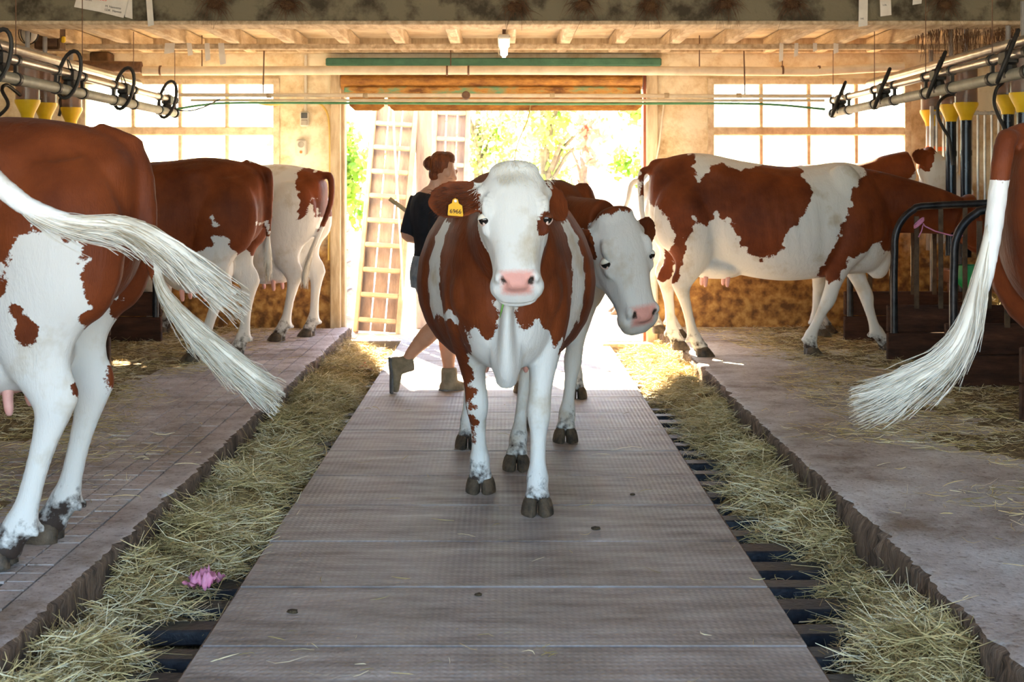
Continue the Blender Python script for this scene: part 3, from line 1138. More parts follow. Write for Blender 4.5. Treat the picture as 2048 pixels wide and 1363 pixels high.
    for nm, e in hooves:
        soil_nostril = np.maximum(soil_nostril, -0.02 + 0.06 * ((soilh - P[:, 2]) / 0.1) - 0.5 * np.maximum(0, np.hypot(P[:, 0] - e[0], P[:, 1] - e[1]) - 0.11))
    for s in (-1, 1):
        soil_nostril = np.maximum(soil_nostril, ell(H, (0.462, s * 0.053, 0.034), (0.026, 0.015, 0.026)) + 0.02 * 0)  # nostril hollows: their shade painted in as a dark spot
    soil_nostril = np.where(inhead, np.clip(soil_nostril * 14, -0.2, 0.2), soil_nostril)
    wob = np.sin(P[:, 0] * 31 + 4 * np.sin(P[:, 2] * 19)) * np.sin(P[:, 2] * 27 + 3 * np.sin(P[:, 0] * 23)) * 0.016
    set_attr(me, 'patch', np.clip(patch + np.where(inhead, 0, wob), -0.2, 0.2))
    set_attr(me, 'pink', np.clip(pink, -0.1, 0.1))
    set_attr(me, 'soil_nostril', np.clip(soil_nostril, -0.2, 0.2))
    me.materials.append(M_hide)
    o = bpy.data.objects.new(name, me)
    o.location = loc
    o.rotation_euler = (0, 0, yaw)
    o.scale = (scale,) * 3
    COL.objects.link(o)
    tag(o, label, 'cow', group)
    # parts
    for s in (-1, 1):
        c = Mh @ Vector((0.197, s * 0.116, 0.036))
        V, F = ball((0, 0, 0), 0.0245 * hs)
        e = mesh_obj('eye', [c + v for v in V], F, M_eye, o, True)
        # eyelid rim
        loop = []
        for i in range(18):
            a = 2 * math.pi * i / 18
            loop.append(Mh @ Vector((0.197 + 0.026 * math.cos(a), s * (0.133 - 0.014 * abs(math.cos(a)) - 0.006 * math.sin(a)), 0.035 + 0.015 * math.sin(a))))
        V, F = tube_geo(loop, 0.0050 * hs, 8, closed=True)
        mesh_obj('eyelid', V, F, M_lid, o, True)
        # upper lid: cap over the brow side of the eye
        rings = []
        for i in range(7):
            a = 0.08 + i / 6 * R(78)
            ax = Vector((-0.92, s * 0.22, 0.30)).normalized()
            q1 = ax.cross(Vector((0, 0, 1))).normalized(); q2 = ax.cross(q1)
            rr = 0.0258
            rings.append([Mh @ (Vector((0.197, s * 0.116, 0.036)) + ax * (rr * math.cos(a)) + (q1 * math.cos(t2) + q2 * math.sin(t2)) * (rr * math.sin(a))) for t2 in [math.tau * j / 16 for j in range(16)]])
        V, F = skin(rings)
        mesh_obj('upper_eyelid', V, F, M_browncoat if (brown_eye == s) else M_tuft, o, True)
    for nm, e in hooves:
        zb = e[2] - 0.045
        hg = hoof_geo((e[0] + 0.006, e[1], zb), None, 0.0, 1.0, hoofpitch.get(nm, 0.0))
        hg.build('hoof', M_hoof, o, True)
    if udder and teats:
        zb = 0.66 - 0.04 * udder - 0.15 * udder
        for x, s in ((-0.33, 1), (-0.33, -1), (-0.49, 1), (-0.49, -1)):
            st = [(x, s * 0.09, zb + 0.05, .022, .022), (x, s * 0.095, zb - 0.0, .017, .017), (x - 0.005, s * 0.098, zb - 0.045, .014, .014), (x - 0.006, s * 0.099, zb - 0.062, .007, .007)]
            V, F = limb(st, 10)
            mesh_obj('teat', V, F, M_teat, o, True)
    if switch:
        tail_switch(o, switch, **(switch_kw or {}))
    o['_'] = 0
    del o['_']
    return o, Mh, ear_info


def to_local(p, loc, yaw, scale=1.0):
    q = Matrix.Rotation(-yaw, 4, 'Z') @ (Vector(p) - Vector(loc))
    return tuple(q / scale)


def side_poly(pts, d, loc, yaw, scale):
    """outline on a cow's flank, from points d metres away, as local (x, z)"""
    out = []
    for u, v in pts:
        q = to_local(at(u, v, d), loc, yaw, scale)
        out.append((q[0], q[2]))
    return out

# ================================================================== the cows in this barn
# ---- front cow, walking towards us down the aisle
def paint_front(P, H, E):
    brown = np.full(len(P), 0.15)
    x, y_, z = P[:, 0], P[:, 1], P[:, 2]
    # white saddle band behind the shoulder, both sides, wider below
    c = 0.425 - 0.06 * (z - 1.0)
    half = np.where(y_ > 0, 0.095, 0.080 + 0.10 * np.clip(0.95 - z, 0, 1))
    band = half - np.abs(x - c)
    band = np.minimum(band, 1.22 - z)
    band = np.minimum(band, z - np.where(y_ > 0, 0.78, 0.55))
    band = np.minimum(band, np.abs(y_) - 0.16)
    brown = np.minimum(brown, -band)
    # stray white spots on the left flank
    for cc, r in (((-0.14, 0.40, 1.10), (0.05, 0.2, 0.05)), ((-0.12, 0.41, 1.02), (0.03, 0.2, 0.02)), ((-0.05, 0.40, 0.76), (0.09, 0.25, 0.11))):
        brown = np.minimum(brown, -ell(P, cc, r))
    # white chest, with a ragged line across the points of the shoulder, and a dewlap blaze
    up = 0.775 + 0.05 * np.sin(y_ * 22) + 0.03 * np.sin(y_ * 47 + 1)
    front = x - 0.38
    chest = np.minimum(up - z, front)
    brown = np.minimum(brown, np.where(z < 1.0, -chest, brown))
    blaze = np.minimum(0.034 + 0.35 * np.maximum(0, 0.86 - z) - np.abs(y_ - 0.005), x - 0.72)
    blaze = np.minimum(blaze, 1.02 - z)
    brown = np.minimum(brown, -blaze)
    # belly and legs
    brown = np.minimum(brown, (z - 0.60) * 1.0 + 0.6 * np.maximum(0, np.abs(y_) - 0.30))
    leg = z < 0.80
    # brown streak down the outside of the right fore leg
    st = np.minimum(np.minimum(-y_ - (0.152 + 0.10 * np.clip(0.55 - z, 0, 1)), z - 0.30), 0.8 - z)
    st = np.minimum(st, x - 0.10)
    brown = np.maximum(brown, np.minimum(st * 1.0, 0.1))
    blk = ell(P, (0.39, -0.155, 0.40), (0.12, 0.035, 0.13))
    brown = np.maximum(brown, blk)
    lh = np.minimum(np.minimum(x - 0.5, y_ - 0.235), 0.8 - z)
    brown = np.maximum(brown, np.minimum(lh, z - 0.56))
    # head white, brown round the left eye
    face = np.minimum(np.minimum(0.60 - H[:, 0], H[:, 0] + 0.06), 0.155 - np.abs(H[:, 1]))
    face = np.minimum(face, H[:, 2] + 0.14)
    brown = np.where(face > -0.03, -face, brown)
    jaw = (H[:, 0] > 0.08) & (H[:, 0] < 0.6) & (np.abs(H[:, 1]) < 0.15) & (np.abs(H[:, 2]) < 0.22)
    brown = np.where(jaw, np.minimum(brown, -0.05), brown)
    pe = ell(H, (0.205, 0.118, 0.035), (0.060, 0.05, 0.038))
    brown = np.maximum(brown, pe)
    # brown ears
    for k, (a, b, *_r) in E.items():
        a = np.array(a); b = np.array(b)
        t_ = ((P - a) @ (b - a)) / ((b - a) @ (b - a))
        dd = np.linalg.norm(P - a - np.clip(t_, 0, 1.1)[:, None] * (b - a), axis=1)
        brown = np.where((dd < 0.105) & (t_ > 0.12), np.maximum(brown, np.minimum((t_ - 0.2) * 0.2, 0.1)), brown)
    return brown


loc = (0.01, 6.62, 0.0)
yaw = R(-90)
ho = dict(pos=(1.125, 0.030, 1.405), n=(0.37, 0.022, -0.93), up=(0.93, 0.0, 0.37), s=0.935, w=1.10)
front, MhF, earF = cow('cow', 'red and white cow walking down the aisle towards us, white face, yellow ear tag', loc, yaw, 1.0, width=1.18,
    legs={'LF': (0.165, -0.02, 0), 'RF': (-0.26, -0.035, 0.0), 'LH': (0.46, -0.12, 0.0), 'RH': (-0.10, 0.03, 0)},
    bends={'RF': 0.03, 'LF': 0.02},
    neck=[(0.45, 0, 1.12, 0.20, 0.25), (0.65, 0, 1.14, 0.185, 0.26), (0.85, 0.01, 1.18, 0.155, 0.22), (1.00, 0.02, 1.24, 0.13, 0.17), (1.12, 0.03, 1.28, 0.11, 0.13)],
    head=ho,
    ears={'R': ((0.20, -1.0, 0.10), (-0.10, 0.22, 1.0), (0.235, 0.090)), 'L': ((0.12, 0.55, -0.75), (0.1, 0.9, 0.45))},
    tail=[(-0.80, 0, 1.37), (-0.90, 0, 1.33), (-0.95, 0, 1.15), (-0.95, -0.02, 0.9), (-0.93, -0.1, 0.7)],
    switch=[(-0.93, -0.1, 0.72), (-0.93, -0.16, 0.55), (-0.92, -0.2, 0.40)], switch_kw=dict(n=120, r1=0.05, seed=4),
    udder=0.8, paint=paint_front, voxel=0.0085, rump_up=0.055, brown_eye=1,
    extra=[limb([(0.98, 0.01, 1.06, .025, .06), (0.90, 0.005, 0.92, .026, .08), (0.86, 0.0, 0.78, .034, .09), (0.82, 0, 0.64, .05, .09), (0.78, 0, 0.55, .045, .05)], 14)])

# ---- second cow, following behind with its white head lowered to our right
def white_head(brown, P, H, E, ear_brown=True, back=0.02):
    face = np.minimum(np.minimum(0.62 - H[:, 0], H[:, 0] + back), 0.165 - np.abs(H[:, 1]))
    face = np.minimum(face, 0.25 - np.abs(H[:, 2]))
    brown = np.where(face > -0.04, -face, brown)
    for k, (a, b, *_r) in E.items():
        a = np.array(a); b = np.array(b)
        t_ = ((P - a) @ (b - a)) / ((b - a) @ (b - a))
        dd = np.linalg.norm(P - a - np.clip(t_, 0, 1.1)[:, None] * (b - a), axis=1)
        brown = np.where((dd < 0.1) & (t_ > 0.15), np.maximum(brown, 0.05) if ear_brown else np.minimum(brown, -0.05), brown)
    return brown


def paint_second(P, H, E):
    brown = np.minimum(np.full(len(P), 0.1), P[:, 2] - 0.98)
    return white_head(brown, P, H, E)


loc2 = (0.30, 8.52, 0.0)
cow('cow', 'cow with a lowered white head following right behind the front cow', loc2, R(-90), 1.0, width=1.0,
    legs={'LF': (0.42, -0.12, 0), 'RF': (0.03, -0.02, 0), 'LH': (0.1, 0, 0), 'RH': (-0.15, 0, 0)},
    neck=[(0.50, 0, 1.08, 0.19, 0.25), (0.72, 0.06, 1.10, 0.16, 0.22), (0.90, 0.16, 1.13, 0.135, 0.18), (1.02, 0.25, 1.15, 0.12, 0.15)],
    head=dict(pos=(1.15, 0.275, 1.185), n=(0.24, 0.26, -0.93), up=(0.86, 0.30, 0.30), s=1.12),
    ears={'L': ((0.05, 0.8, -0.55), (0.4, 0.3, 0.8)), 'R': ((0.02, -1.0, -0.3), (0.25, -0.2, 1))},
    tail=[(-0.80, 0, 1.37), (-0.90, 0, 1.33), (-0.95, 0, 1.15), (-0.95, 0.02, 0.9)],
    paint=paint_second, voxel=0.0105)


# ---- right: brindled cow side-on in the far stall
loc6 = (1.965, 10.32, ZP); y6 = 0.0; s6 = 1.0
D6 = 10.05


def paint_six(P, H, E):
    q = P[:, [0, 2]]
    def sp(pts):
        return poly2(q, side_poly(pts, D6, loc6, y6, s6))
    c3 = lambda L: [(1260 + a / 2.2716, 260 + b / 2.2716) for a, b in L]
    # rump and hind leg
    b = sp(c3([(60, 300), (60, 60), (290, 60), (310, 120), (295, 165), (315, 230), (370, 170), (420, 150), (520, 185), (640, 150), (790, 130), (800, 200), (830, 280), (815, 340), (780, 390), (710, 460), (690, 490), (690, 530), (650, 580), (600, 590), (545, 560), (500, 520), (480, 470), (470, 430), (440, 400), (425, 410), (385, 370), (370, 400), (350, 440), (310, 420), (290, 390), (285, 440), (260, 480), (255, 540), (235, 620), (215, 690), (160, 715), (140, 690), (190, 600), (200, 480), (170, 400), (130, 340)]))
    b = np.minimum(b, -sp(c3([(290, 100), (360, 118), (380, 150), (500, 165), (610, 130), (610, 60), (280, 60)])))
    b = np.maximum(b, sp(c3([(1100, 40), (1130, 140), (1100, 190), (1040, 240), (1010, 290), (1005, 360), (960, 430), (945, 500), (910, 560), (880, 620), (875, 670), (915, 700), (960, 680), (1000, 580), (1080, 545), (1150, 515), (1180, 560), (1240, 540), (1260, 600), (1310, 620), (2200, 700), (2200, 100), (1500, 40)])))
    # saddle: the white of the back near the hip only shows as a thin ridge
    return np.where(P[:, 2] < 0.40, -0.1, b)


cow('cow', 'side-on red and white cow in the right stall, facing the black tube divider', loc6, y6, s6, width=0.98,
    legs={'RH': (0.10, 0.02, 0), 'LH': (-0.02, 0.06, 0), 'RF': (-0.32, 0.02, 0), 'LF': (0.32, 0.0, 0)},
    bends={'RF': 0.02},
    neck=[(0.45, 0, 1.12, 0.19, 0.26), (0.70, 0, 1.11, 0.165, 0.25), (0.95, 0, 1.09, 0.14, 0.21), (1.20, 0, 1.05, 0.12, 0.175), (1.36, 0, 1.01, 0.115, 0.15)],
    head=dict(pos=(1.44, 0, 1.09), n=(0.62, 0.05, -0.78), up=(0.78, 0.0, 0.62)),
    tail=[(-0.78, 0, 1.45), (-0.88, 0, 1.44), (-0.955, -0.01, 1.32), (-0.955, -0.02, 1.10), (-0.935, -0.03, 0.93)],
    switch=[(-0.935, -0.03, 0.97), (-0.95, -0.03, 0.78), (-0.98, -0.02, 0.60), (-1.0, 0, 0.42), (-0.98, 0, 0.30)], switch_kw=dict(n=240, r1=0.06, seed=6),
    paint=paint_six, rump_up=0.075, voxel=0.012, udder=0.55)


# ---- right: cow behind it with a raised white face
loc7 = (2.02, 11.55, ZP)


def paint_seven(P, H, E):
    b = np.minimum(np.full(len(P), 0.1), P[:, 2] - 0.80)
    b = np.minimum(b, P[:, 0] + 0.25)
    return white_head(b, P, H, E, True, -0.02)


cow('cow', 'cow with raised white face beyond the side-on cow, next to the feed tubes', loc7, 0.0, 1.0, width=0.95,
    legs={'RH': (0.02, 0.0, 0), 'LH': (-0.1, 0.0, 0), 'RF': (-0.02, 0.0, 0), 'LF': (0.1, 0.0, 0)},
    neck=[(0.45, 0, 1.12, 0.19, 0.26), (0.70, 0, 1.16, 0.16, 0.23), (0.95, 0, 1.25, 0.135, 0.18), (1.15, 0, 1.34, 0.12, 0.15), (1.34, 0, 1.40, 0.11, 0.13)],
    head=dict(pos=(1.46, -0.02, 1.47), n=(0.66, -0.10, -0.66), up=(0.70, 0.0, 0.70)),
    ears={'R': ((-0.75, -0.45, -0.45), (0.3, -1.0, 0.2))},
    tail=[(-0.78, 0, 1.38), (-0.90, 0, 1.36), (-0.97, -0.02, 1.25), (-1.02, -0.1, 1.08), (-1.10, -0.16, 0.95)],
    switch=[(-1.06, -0.14, 1.0), (-1.2, -0.2, 0.92), (-1.27, -0.2, 0.84)], switch_kw=dict(n=140, r1=0.035, seed=9),
    paint=paint_seven, voxel=0.0145)


# ---- left: near cow, brown rump and white thigh
loc3 = (-2.15, 4.72, ZP); y3 = R(180)


def paint_three(P, H, E):
    q = P[:, [0, 2]]
    b = np.full(len(P), 0.15)
    c1 = lambda L: [(a / 2.35, 220 + c / 2.35) for a, c in L]
    w = poly2(q, side_poly(c1([(190, 545), (330, 560), (350, 600), (390, 590), (410, 690), (395, 760), (400, 840), (420, 890), (385, 960), (390, 1080), (370, 1180), (350, 1290), (370, 1400), (420, 1420), (470, 1500), (480, 2100), (0, 2300), (-300, 2300), (-300, 960), (-60, 930), (30, 880), (45, 790), (20, 730), (100, 660), (130, 590), (180, 585)]), 4.48, loc3, y3, 1.045))
    hk = poly2(q, side_poly([(142, 800), (150, 830), (160, 840), (195, 842), (212, 820), (208, 780), (190, 740), (165, 690)], 4.48, loc3, y3, 1.045))
    sp = poly2(q, side_poly([(20, 620), (50, 615), (78, 640), (88, 668), (70, 690), (55, 695), (40, 660)], 4.48, loc3, y3, 1.045))
    b = np.minimum(b, -w)
    b = np.maximum(b, hk)
    b = np.maximum(b, sp)
    return b


T3 = lambda u, v, d: to_local(at(u, v, d), loc3, y3, 1.045)
cow('cow', 'brown cow with a white thigh at the left edge, rump towards the aisle', loc3, y3, 1.045, width=1.0,
    legs={'LH': (0.135, 0.0, 0.0), 'RH': (0.10, 0.0, 0), 'LF': (0, 0, 0), 'RF': (0, 0, 0)},
    neck=[(0.45, 0, 1.12, 0.19, 0.26), (0.70, 0, 1.13, 0.16, 0.24), (0.95, 0, 1.12, 0.135, 0.20), (1.15, 0, 1.10, 0.12, 0.165)],
    head=dict(pos=(1.24, 0, 1.13), n=(0.6, 0, -0.8), up=(0.8, 0, 0.6)),
    tail=[(-0.74, 0, 1.41), (-0.84, 0, 1.40), T3(285, 340, 4.70), T3(297, 430, 4.68), T3(298, 500, 4.66), T3(315, 560, 4.62)],
    switch=[T3(306, 520, 4.64), T3(330, 590, 4.60), T3(385, 655, 4.56), T3(450, 712, 4.54), T3(520, 765, 4.52), T3(560, 785, 4.52)],
    switch_kw=dict(n=620, r0=0.020, r1=0.052, spread=0.45, seed=3, droop=0.05),
    udder=0.72, paint=paint_three, voxel=0.0105, tail_r=(0.042, 0.022), hoofpitch={'LH': 0.22}, soil_h=0.17)

# ---- left: a nearer cow beyond the frame edge whose white tail swings into view
loc3b = (-2.62, 3.42, ZP)
T3b = lambda u, v, d: to_local(at(u, v, d), loc3b, y3, 1.0)


def paint_flat_brown(P, H, E):
    b = np.minimum(np.full(len(P), 0.1), P[:, 2] - 0.55)
    return white_head(b, P, H, E)


def paint_tail_white(P, H, E):
    b = paint_flat_brown(P, H, E)
    return np.where((P[:, 0] < -0.98), np.minimum(b, -1.10 - P[:, 0]) * -1 * 0 + (P[:, 0] + 1.235) , b)


cow('cow', 'nearest left cow, only its white tail swinging in across the brown rump', loc3b, y3, 1.0, width=0.95,
    neck=[(0.45, 0, 1.12, 0.19, 0.26), (0.70, 0, 1.13, 0.16, 0.24), (0.95, 0, 1.12, 0.135, 0.20), (1.15, 0, 1.10, 0.12, 0.165)],
    head=dict(pos=(1.24, 0, 1.13), n=(0.6, 0, -0.8), up=(0.8, 0, 0.6)),
    tail=[(-0.74, 0, 1.41), (-0.88, 0, 1.40), (-1.05, 0.0, 1.36), T3b(-60, 330, 3.42), T3b(10, 380, 3.42), T3b(60, 415, 3.42), T3b(150, 448, 3.42)],
    switch=[T3b(20, 385, 3.42), T3b(70, 425, 3.42), T3b(150, 447, 3.42), T3b(250, 452, 3.42), T3b(330, 490, 3.43), T3b(400, 540, 3.44), T3b(490, 600, 3.45)],
    switch_kw=dict(n=700, r0=0.020, r1=0.040, spread=0.4, seed=5, droop=0.05),
    paint=paint_tail_white, voxel=0.014, tail_r=(0.04, 0.024))

# ---- left: second cow in view, red brown with a white hind leg
loc4 = (-2.61, 10.02, ZP); y4 = R(177)


def paint_four(P, H, E):
    q = P[:, [0, 2]]
    cf = lambda L: [(220 + a / 2.84, 280 + c / 2.84) for a, c in L]
    D = 9.78
    b = np.full(len(P), 0.15)
    for pl in ([(610, 520), (690, 560), (700, 600), (760, 700), (810, 740), (850, 715), (870, 610), (1000, 600), (1000, 1400), (100, 1400), (40, 780), (60, 700), (520, 640), (600, 590)],
               [(600, 430), (625, 440), (630, 480), (615, 495), (595, 465)], [(840, 480), (870, 480), (875, 510), (855, 540)], [(640, 50), (700, 40), (820, 100), (780, 125)]):
        b = np.minimum(b, -poly2(q, side_poly(cf(pl), D, loc4, y4, 1.02)))
    hk = poly2(q, side_poly(cf([(875, 760), (905, 850), (910, 880), (880, 880), (860, 850)]), D, loc4, y4, 1.02))
    return np.maximum(b, hk)


cow('cow', 'dark red cow in the left row, white lower hind legs and udder, before the window', loc4, y4, 1.02, width=1.02,
    legs={'LH': (0.19, 0.06, 0), 'RH': (-0.02, 0.0, 0)},
    neck=[(0.45, 0, 1.12, 0.19, 0.26), (0.70, 0, 1.11, 0.16, 0.24), (0.95, 0, 1.06, 0.135, 0.20), (1.15, 0, 1.00, 0.12, 0.165)],
    head=dict(pos=(1.24, 0, 1.02), n=(0.6, 0, -0.8), up=(0.8, 0, 0.6)),
    tail=[(-0.74, 0, 1.42), (-0.86, 0, 1.41), (-0.93, 0.03, 1.28), (-0.92, -0.02, 1.05), (-0.90, -0.05, 0.85)],
    switch=[(-0.90, -0.05, 0.88), (-0.90, -0.07, 0.7), (-0.90, -0.08, 0.52)], switch_kw=dict(n=120, r1=0.04, seed=13),
    udder=1.0, paint=paint_four, voxel=0.012)

# ---- left: last cow, pale with a brown patch by the tail
loc5 = (-2.31, 11.42, ZP); y5 = R(168)


def paint_five(P, H, E):
    q = P[:, [0, 2]]
    cf = lambda L: [(220 + a / 2.84, 280 + c / 2.84) for a, c in L]
    b = poly2(q, side_poly(cf([(1085, 180), (1100, 145), (1140, 140), (1175, 180), (1200, 130), (1300, 130), (1300, 420), (1230, 500), (1200, 330), (1160, 450), (1130, 440), (1145, 390), (1130, 290), (1100, 240), (1088, 215)]), 11.25, loc5, y5, 1.0))
    b = np.maximum(b, ell(P, (0.5, 0, 1.25), (0.35, 0.5, 0.30)))
    return b


cow('cow', 'pale cow nearest the doorway on the left, brown patch beside its tail', loc5, y5, 1.0, width=0.98,
    legs={'LH': (0.06, 0.02, 0), 'RH': (-0.06, 0.0, 0)},
    neck=[(0.45, 0, 1.12, 0.19, 0.26), (0.70, 0, 1.11, 0.16, 0.24), (0.95, 0, 1.06, 0.135, 0.20), (1.15, 0, 1.00, 0.12, 0.165)],
    head=dict(pos=(1.24, 0, 1.02), n=(0.6, 0, -0.8), up=(0.8, 0, 0.6)),
    tail=[(-0.74, 0, 1.40), (-0.86, 0.0, 1.40), (-0.945, 0.02, 1.30), (-0.955, 0.04, 1.10), (-0.90, 0.15, 0.86), (-0.84, 0.24, 0.66)],
    switch=[(-0.90, 0.15, 0.88), (-0.85, 0.23, 0.68), (-0.82, 0.26, 0.52), (-0.82, 0.26, 0.42)], switch_kw=dict(n=160, r1=0.038, seed=15),
    udder=1.1, paint=paint_five, voxel=0.0125)

# ---- right: near cow at the frame edge with a white tail
loc8 = (2.465, 4.28, ZP)
T8 = lambda u, v, d: to_local(at(u, v, d), loc8, 0.0, 1.055)


def paint_eight(P, H, E):
    b = np.minimum(np.full(len(P), 0.1), P[:, 2] - 0.62)
    q = P[:, [0, 2]]
    b = np.minimum(b, -ell(P, (-0.72, -0.2, 1.02), (0.035, 0.2, 0.05)))
    tw = (P[:, 0] < -0.90) & (P[:, 2] < 1.20)
    return np.where(tw, P[:, 2] - 1.19, b)


cow('cow', 'brown cow cut off by the right edge, long white tail swung towards the gutter', loc8, 0.0, 1.055, width=1.0,
    legs={'LH': (0.34, 0, 0), 'RH': (0.38, 0, 0)},
    neck=[(0.45, 0, 1.12, 0.19, 0.26), (0.70, 0, 1.13, 0.16, 0.24), (0.95, 0, 1.12, 0.135, 0.20), (1.15, 0, 1.10, 0.12, 0.165)],
    head=dict(pos=(1.24, 0, 1.13), n=(0.6, 0, -0.8), up=(0.8, 0, 0.6)),
    tail=[(-0.74, 0, 1.40), (-0.86, -0.02, 1.39), (-0.92, -0.1, 1.30), T8(1994, 400, 4.14), T8(1985, 470, 4.12), T8(1968, 560, 4.10), T8(1945, 620, 4.09)],
    switch=[T8(1982, 450, 4.12), T8(1966, 540, 4.10), T8(1940, 640, 4.08), T8(1895, 712, 4.06), T8(1830, 755, 4.05), T8(1770, 782, 4.05), T8(1705, 795, 4.05)],
    switch_kw=dict(n=760, r0=0.022, r1=0.056, spread=0.5, seed=8, droop=0.06),
    udder=0.8, paint=paint_eight, voxel=0.0115, tail_r=(0.034, 0.024))

# ---- outside: pale cow crossing the sunny yard
def paint_nine(P, H, E):
    b = ell(P, (-0.02, 0, 1.15), (0.34, 0.6, 0.36))
    return np.maximum(b, -0.1)


cow('cow', 'pale sunlit cow out in the yard beyond the doorway', (0.60, 15.2, -0.02), R(180), 1.0, width=1.0,
    neck=[(0.45, 0, 1.12, 0.19, 0.26), (0.70, 0, 1.11, 0.16, 0.24), (0.95, 0, 1.06, 0.135, 0.20), (1.15, 0, 1.00, 0.12, 0.165)],
    head=dict(pos=(1.24, 0, 1.02), n=(0.6, 0, -0.8), up=(0.8, 0, 0.6)),
    tail=[(-0.74, 0, 1.40), (-0.86, 0.0, 1.40), (-0.945, 0.02, 1.30), (-0.955, 0.04, 1.10), (-0.93, 0.05, 0.86)],
    switch=[(-0.93, 0.05, 0.88), (-0.92, 0.05, 0.68), (-0.92, 0.05, 0.45)], switch_kw=dict(n=90, r1=0.04, seed=17),
    udder=0.8, paint=paint_nine, voxel=0.018)

# ================================================================== details on the front cow
def hair_tuft(parent, Mh, cents, n, length, seed, m, name, lift=0.4, spread=1.0):
    g = np.random.default_rng(seed)
    A = np.array(Mh)
    out = []
    for i in range(n):
        c, d, r = cents[i % len(cents)]
        p = np.array(c) + g.normal(0, 1, 3) * np.array(r)
        dr = np.array(d) + g.normal(0, 0.32 * spread, 3)
        dr /= np.linalg.norm(dr)
        L = length * g.uniform(.6, 1.25)
        q = np.linspace(0, 1, 6)[:, None]
        P = p + dr * L * q + np.array([0.5, 0, -lift])[None] * (q ** 2) * L * 0.5
        out.append((np.c_[P, np.ones(6)] @ A.T)[:, :3])
    return strands(name, out, m, parent, 0.0011, seed=seed)


hair_tuft(front, MhF, [((-0.035, 0.0, 0.080), (0.55, 0.0, 0.6), (0.012, 0.035, 0.010)), ((-0.03, 0.045, 0.070), (0.5, 0.5, 0.5), (0.012, 0.02, 0.012)), ((-0.03, -0.045, 0.070), (0.5, -0.5, 0.5), (0.012, 0.02, 0.012)),
                      ((0.03, 0.0, 0.092), (0.9, 0.15, 0.30), (0.018, 0.03, 0.004)), ((0.03, 0.03, 0.092), (0.85, 0.45, 0.25), (0.02, 0.025, 0.004)), ((0.03, -0.03, 0.092), (0.85, -0.45, 0.25), (0.02, 0.025, 0.004))], 380, 0.026, 21, M_tuft, 'forelock', lift=0.25)
hair_tuft(front, MhF, [((0.055, -0.135, 0.012), (0.35, -0.75, 0.3), (0.016, 0.012, 0.012)), ((0.085, -0.130, 0.0), (0.55, -0.6, 0.2), (0.014, 0.008, 0.012)), ((0.03, 0.135, 0.02), (0.4, 0.7, 0.4), (0.016, 0.010, 0.012))], 60, 0.022, 22, M_tuft, 'ear_hair')

_b = np.array((0.065, -0.10, 0.0)); _d = np.array((0.20, -1.0, 0.10)); _d /= np.linalg.norm(_d)
hair_tuft(front, MhF, [(tuple(_b + _d * q + np.array((dt, 0, 0.004 - 0.02 * q * 4 * (1 - abs(dt) / .08)))), (dt * 6 + 0.1, -0.9, 0.15), (0.010, 0.014, 0.003)) for q in (0.06, 0.09, 0.12, 0.15, 0.18) for dt in (-0.045, -0.02, 0.0, 0.025, 0.05)], 420, 0.030, 23, M_browncoat, 'inner_ear_hair', lift=0.1)

# yellow ear tag hanging in the right ear
a0, a1, ed, ef, eb = earF['R']
tagM = Matrix.Translation(MhF @ (Vector(eb) + Vector((0.075, -0.125, 0.022))))
face_dir = (MhF.to_3x3() @ Vector((0.05, 0.25, 1.0))).normalized()
zz = Vector((0.10, 0.10, 1)); zz = (zz - face_dir * zz.dot(face_dir)).normalized()
xx = zz.cross(face_dir) * -1
Rm = Matrix(((xx.x, face_dir.x, zz.x, 0), (xx.y, face_dir.y, zz.y, 0), (xx.z, face_dir.z, zz.z, 0), (0, 0, 0, 1)))
tagM = tagM @ Rm
tm = MB()
outl = [(-0.029, -0.031), (0.029, -0.031), (0.031, -0.026), (0.027, 0.012), (0.014, 0.020), (0.010, 0.036), (0.0, 0.041), (-0.010, 0.036), (-0.014, 0.020), (-0.027, 0.012), (-0.031, -0.026)]
tm.prism(outl, 1, -0.0015, 0.0015)
tm.v = [tuple(tagM @ Vector(v)) for v in tm.v]
tag_o = tm.build('ear_tag', M_tagy, front)
fc = bpy.data.curves.new('tag_number', 'FONT')
fc.body = '6966'; fc.size = 0.0235; fc.align_x = 'CENTER'; fc.align_y = 'CENTER'; fc.extrude = 0.0004; fc.offset = 0.0003
tmp = bpy.data.objects.new('tag_number', fc); COL.objects.link(tmp)
dg = bpy.context.evaluated_depsgraph_get()
nm = bpy.data.meshes.new_from_object(tmp.evaluated_get(dg))
bpy.data.objects.remove(tmp)
# text lies in x,y of its own plane, facing out of the tag
Tx = tagM @ Matrix(((-1, 0, 0, 0), (0, 0, 1, 0.0022), (0, 1, 0, -0.014), (0, 0, 0, 1)))
TXT_SIGN = 1
nm.transform(Tx)
nm.materials.clear(); nm.materials.append(M_tagk)
o = bpy.data.objects.new('tag_number', nm); link(o, tag_o)
st = MB().lathe([(0.006, 0), (0.006, 0.003), (0.003, 0.005)], n=12)
st.v = [tuple(tagM @ Matrix(((1, 0, 0, 0), (0, 0, 1, 0.0015), (0, -1, 0, 0.029), (0, 0, 0, 1))) @ Vector(v)) for v in st.v]
st.build('tag_stud', M_tuft, tag_o)
# grass blade at the lip
M_grass = mat('fresh_green_grass', (0.10, 0.26, 0.04), (0.18, 0.36, 0.08), 20, 0.6)
p0 = MhF @ Vector((0.49, -0.045, -0.085))
V, F = tube_geo([p0, p0 + Vector((0.01, -0.004, -0.02)), p0 + Vector((0.005, -0.012, -0.05)), p0 + Vector((-0.004, -0.020, -0.085))], [.004, .0045, .004, .0012], 6)
mesh_obj('grass_blade', [v for v in V], F, M_grass, front, True)

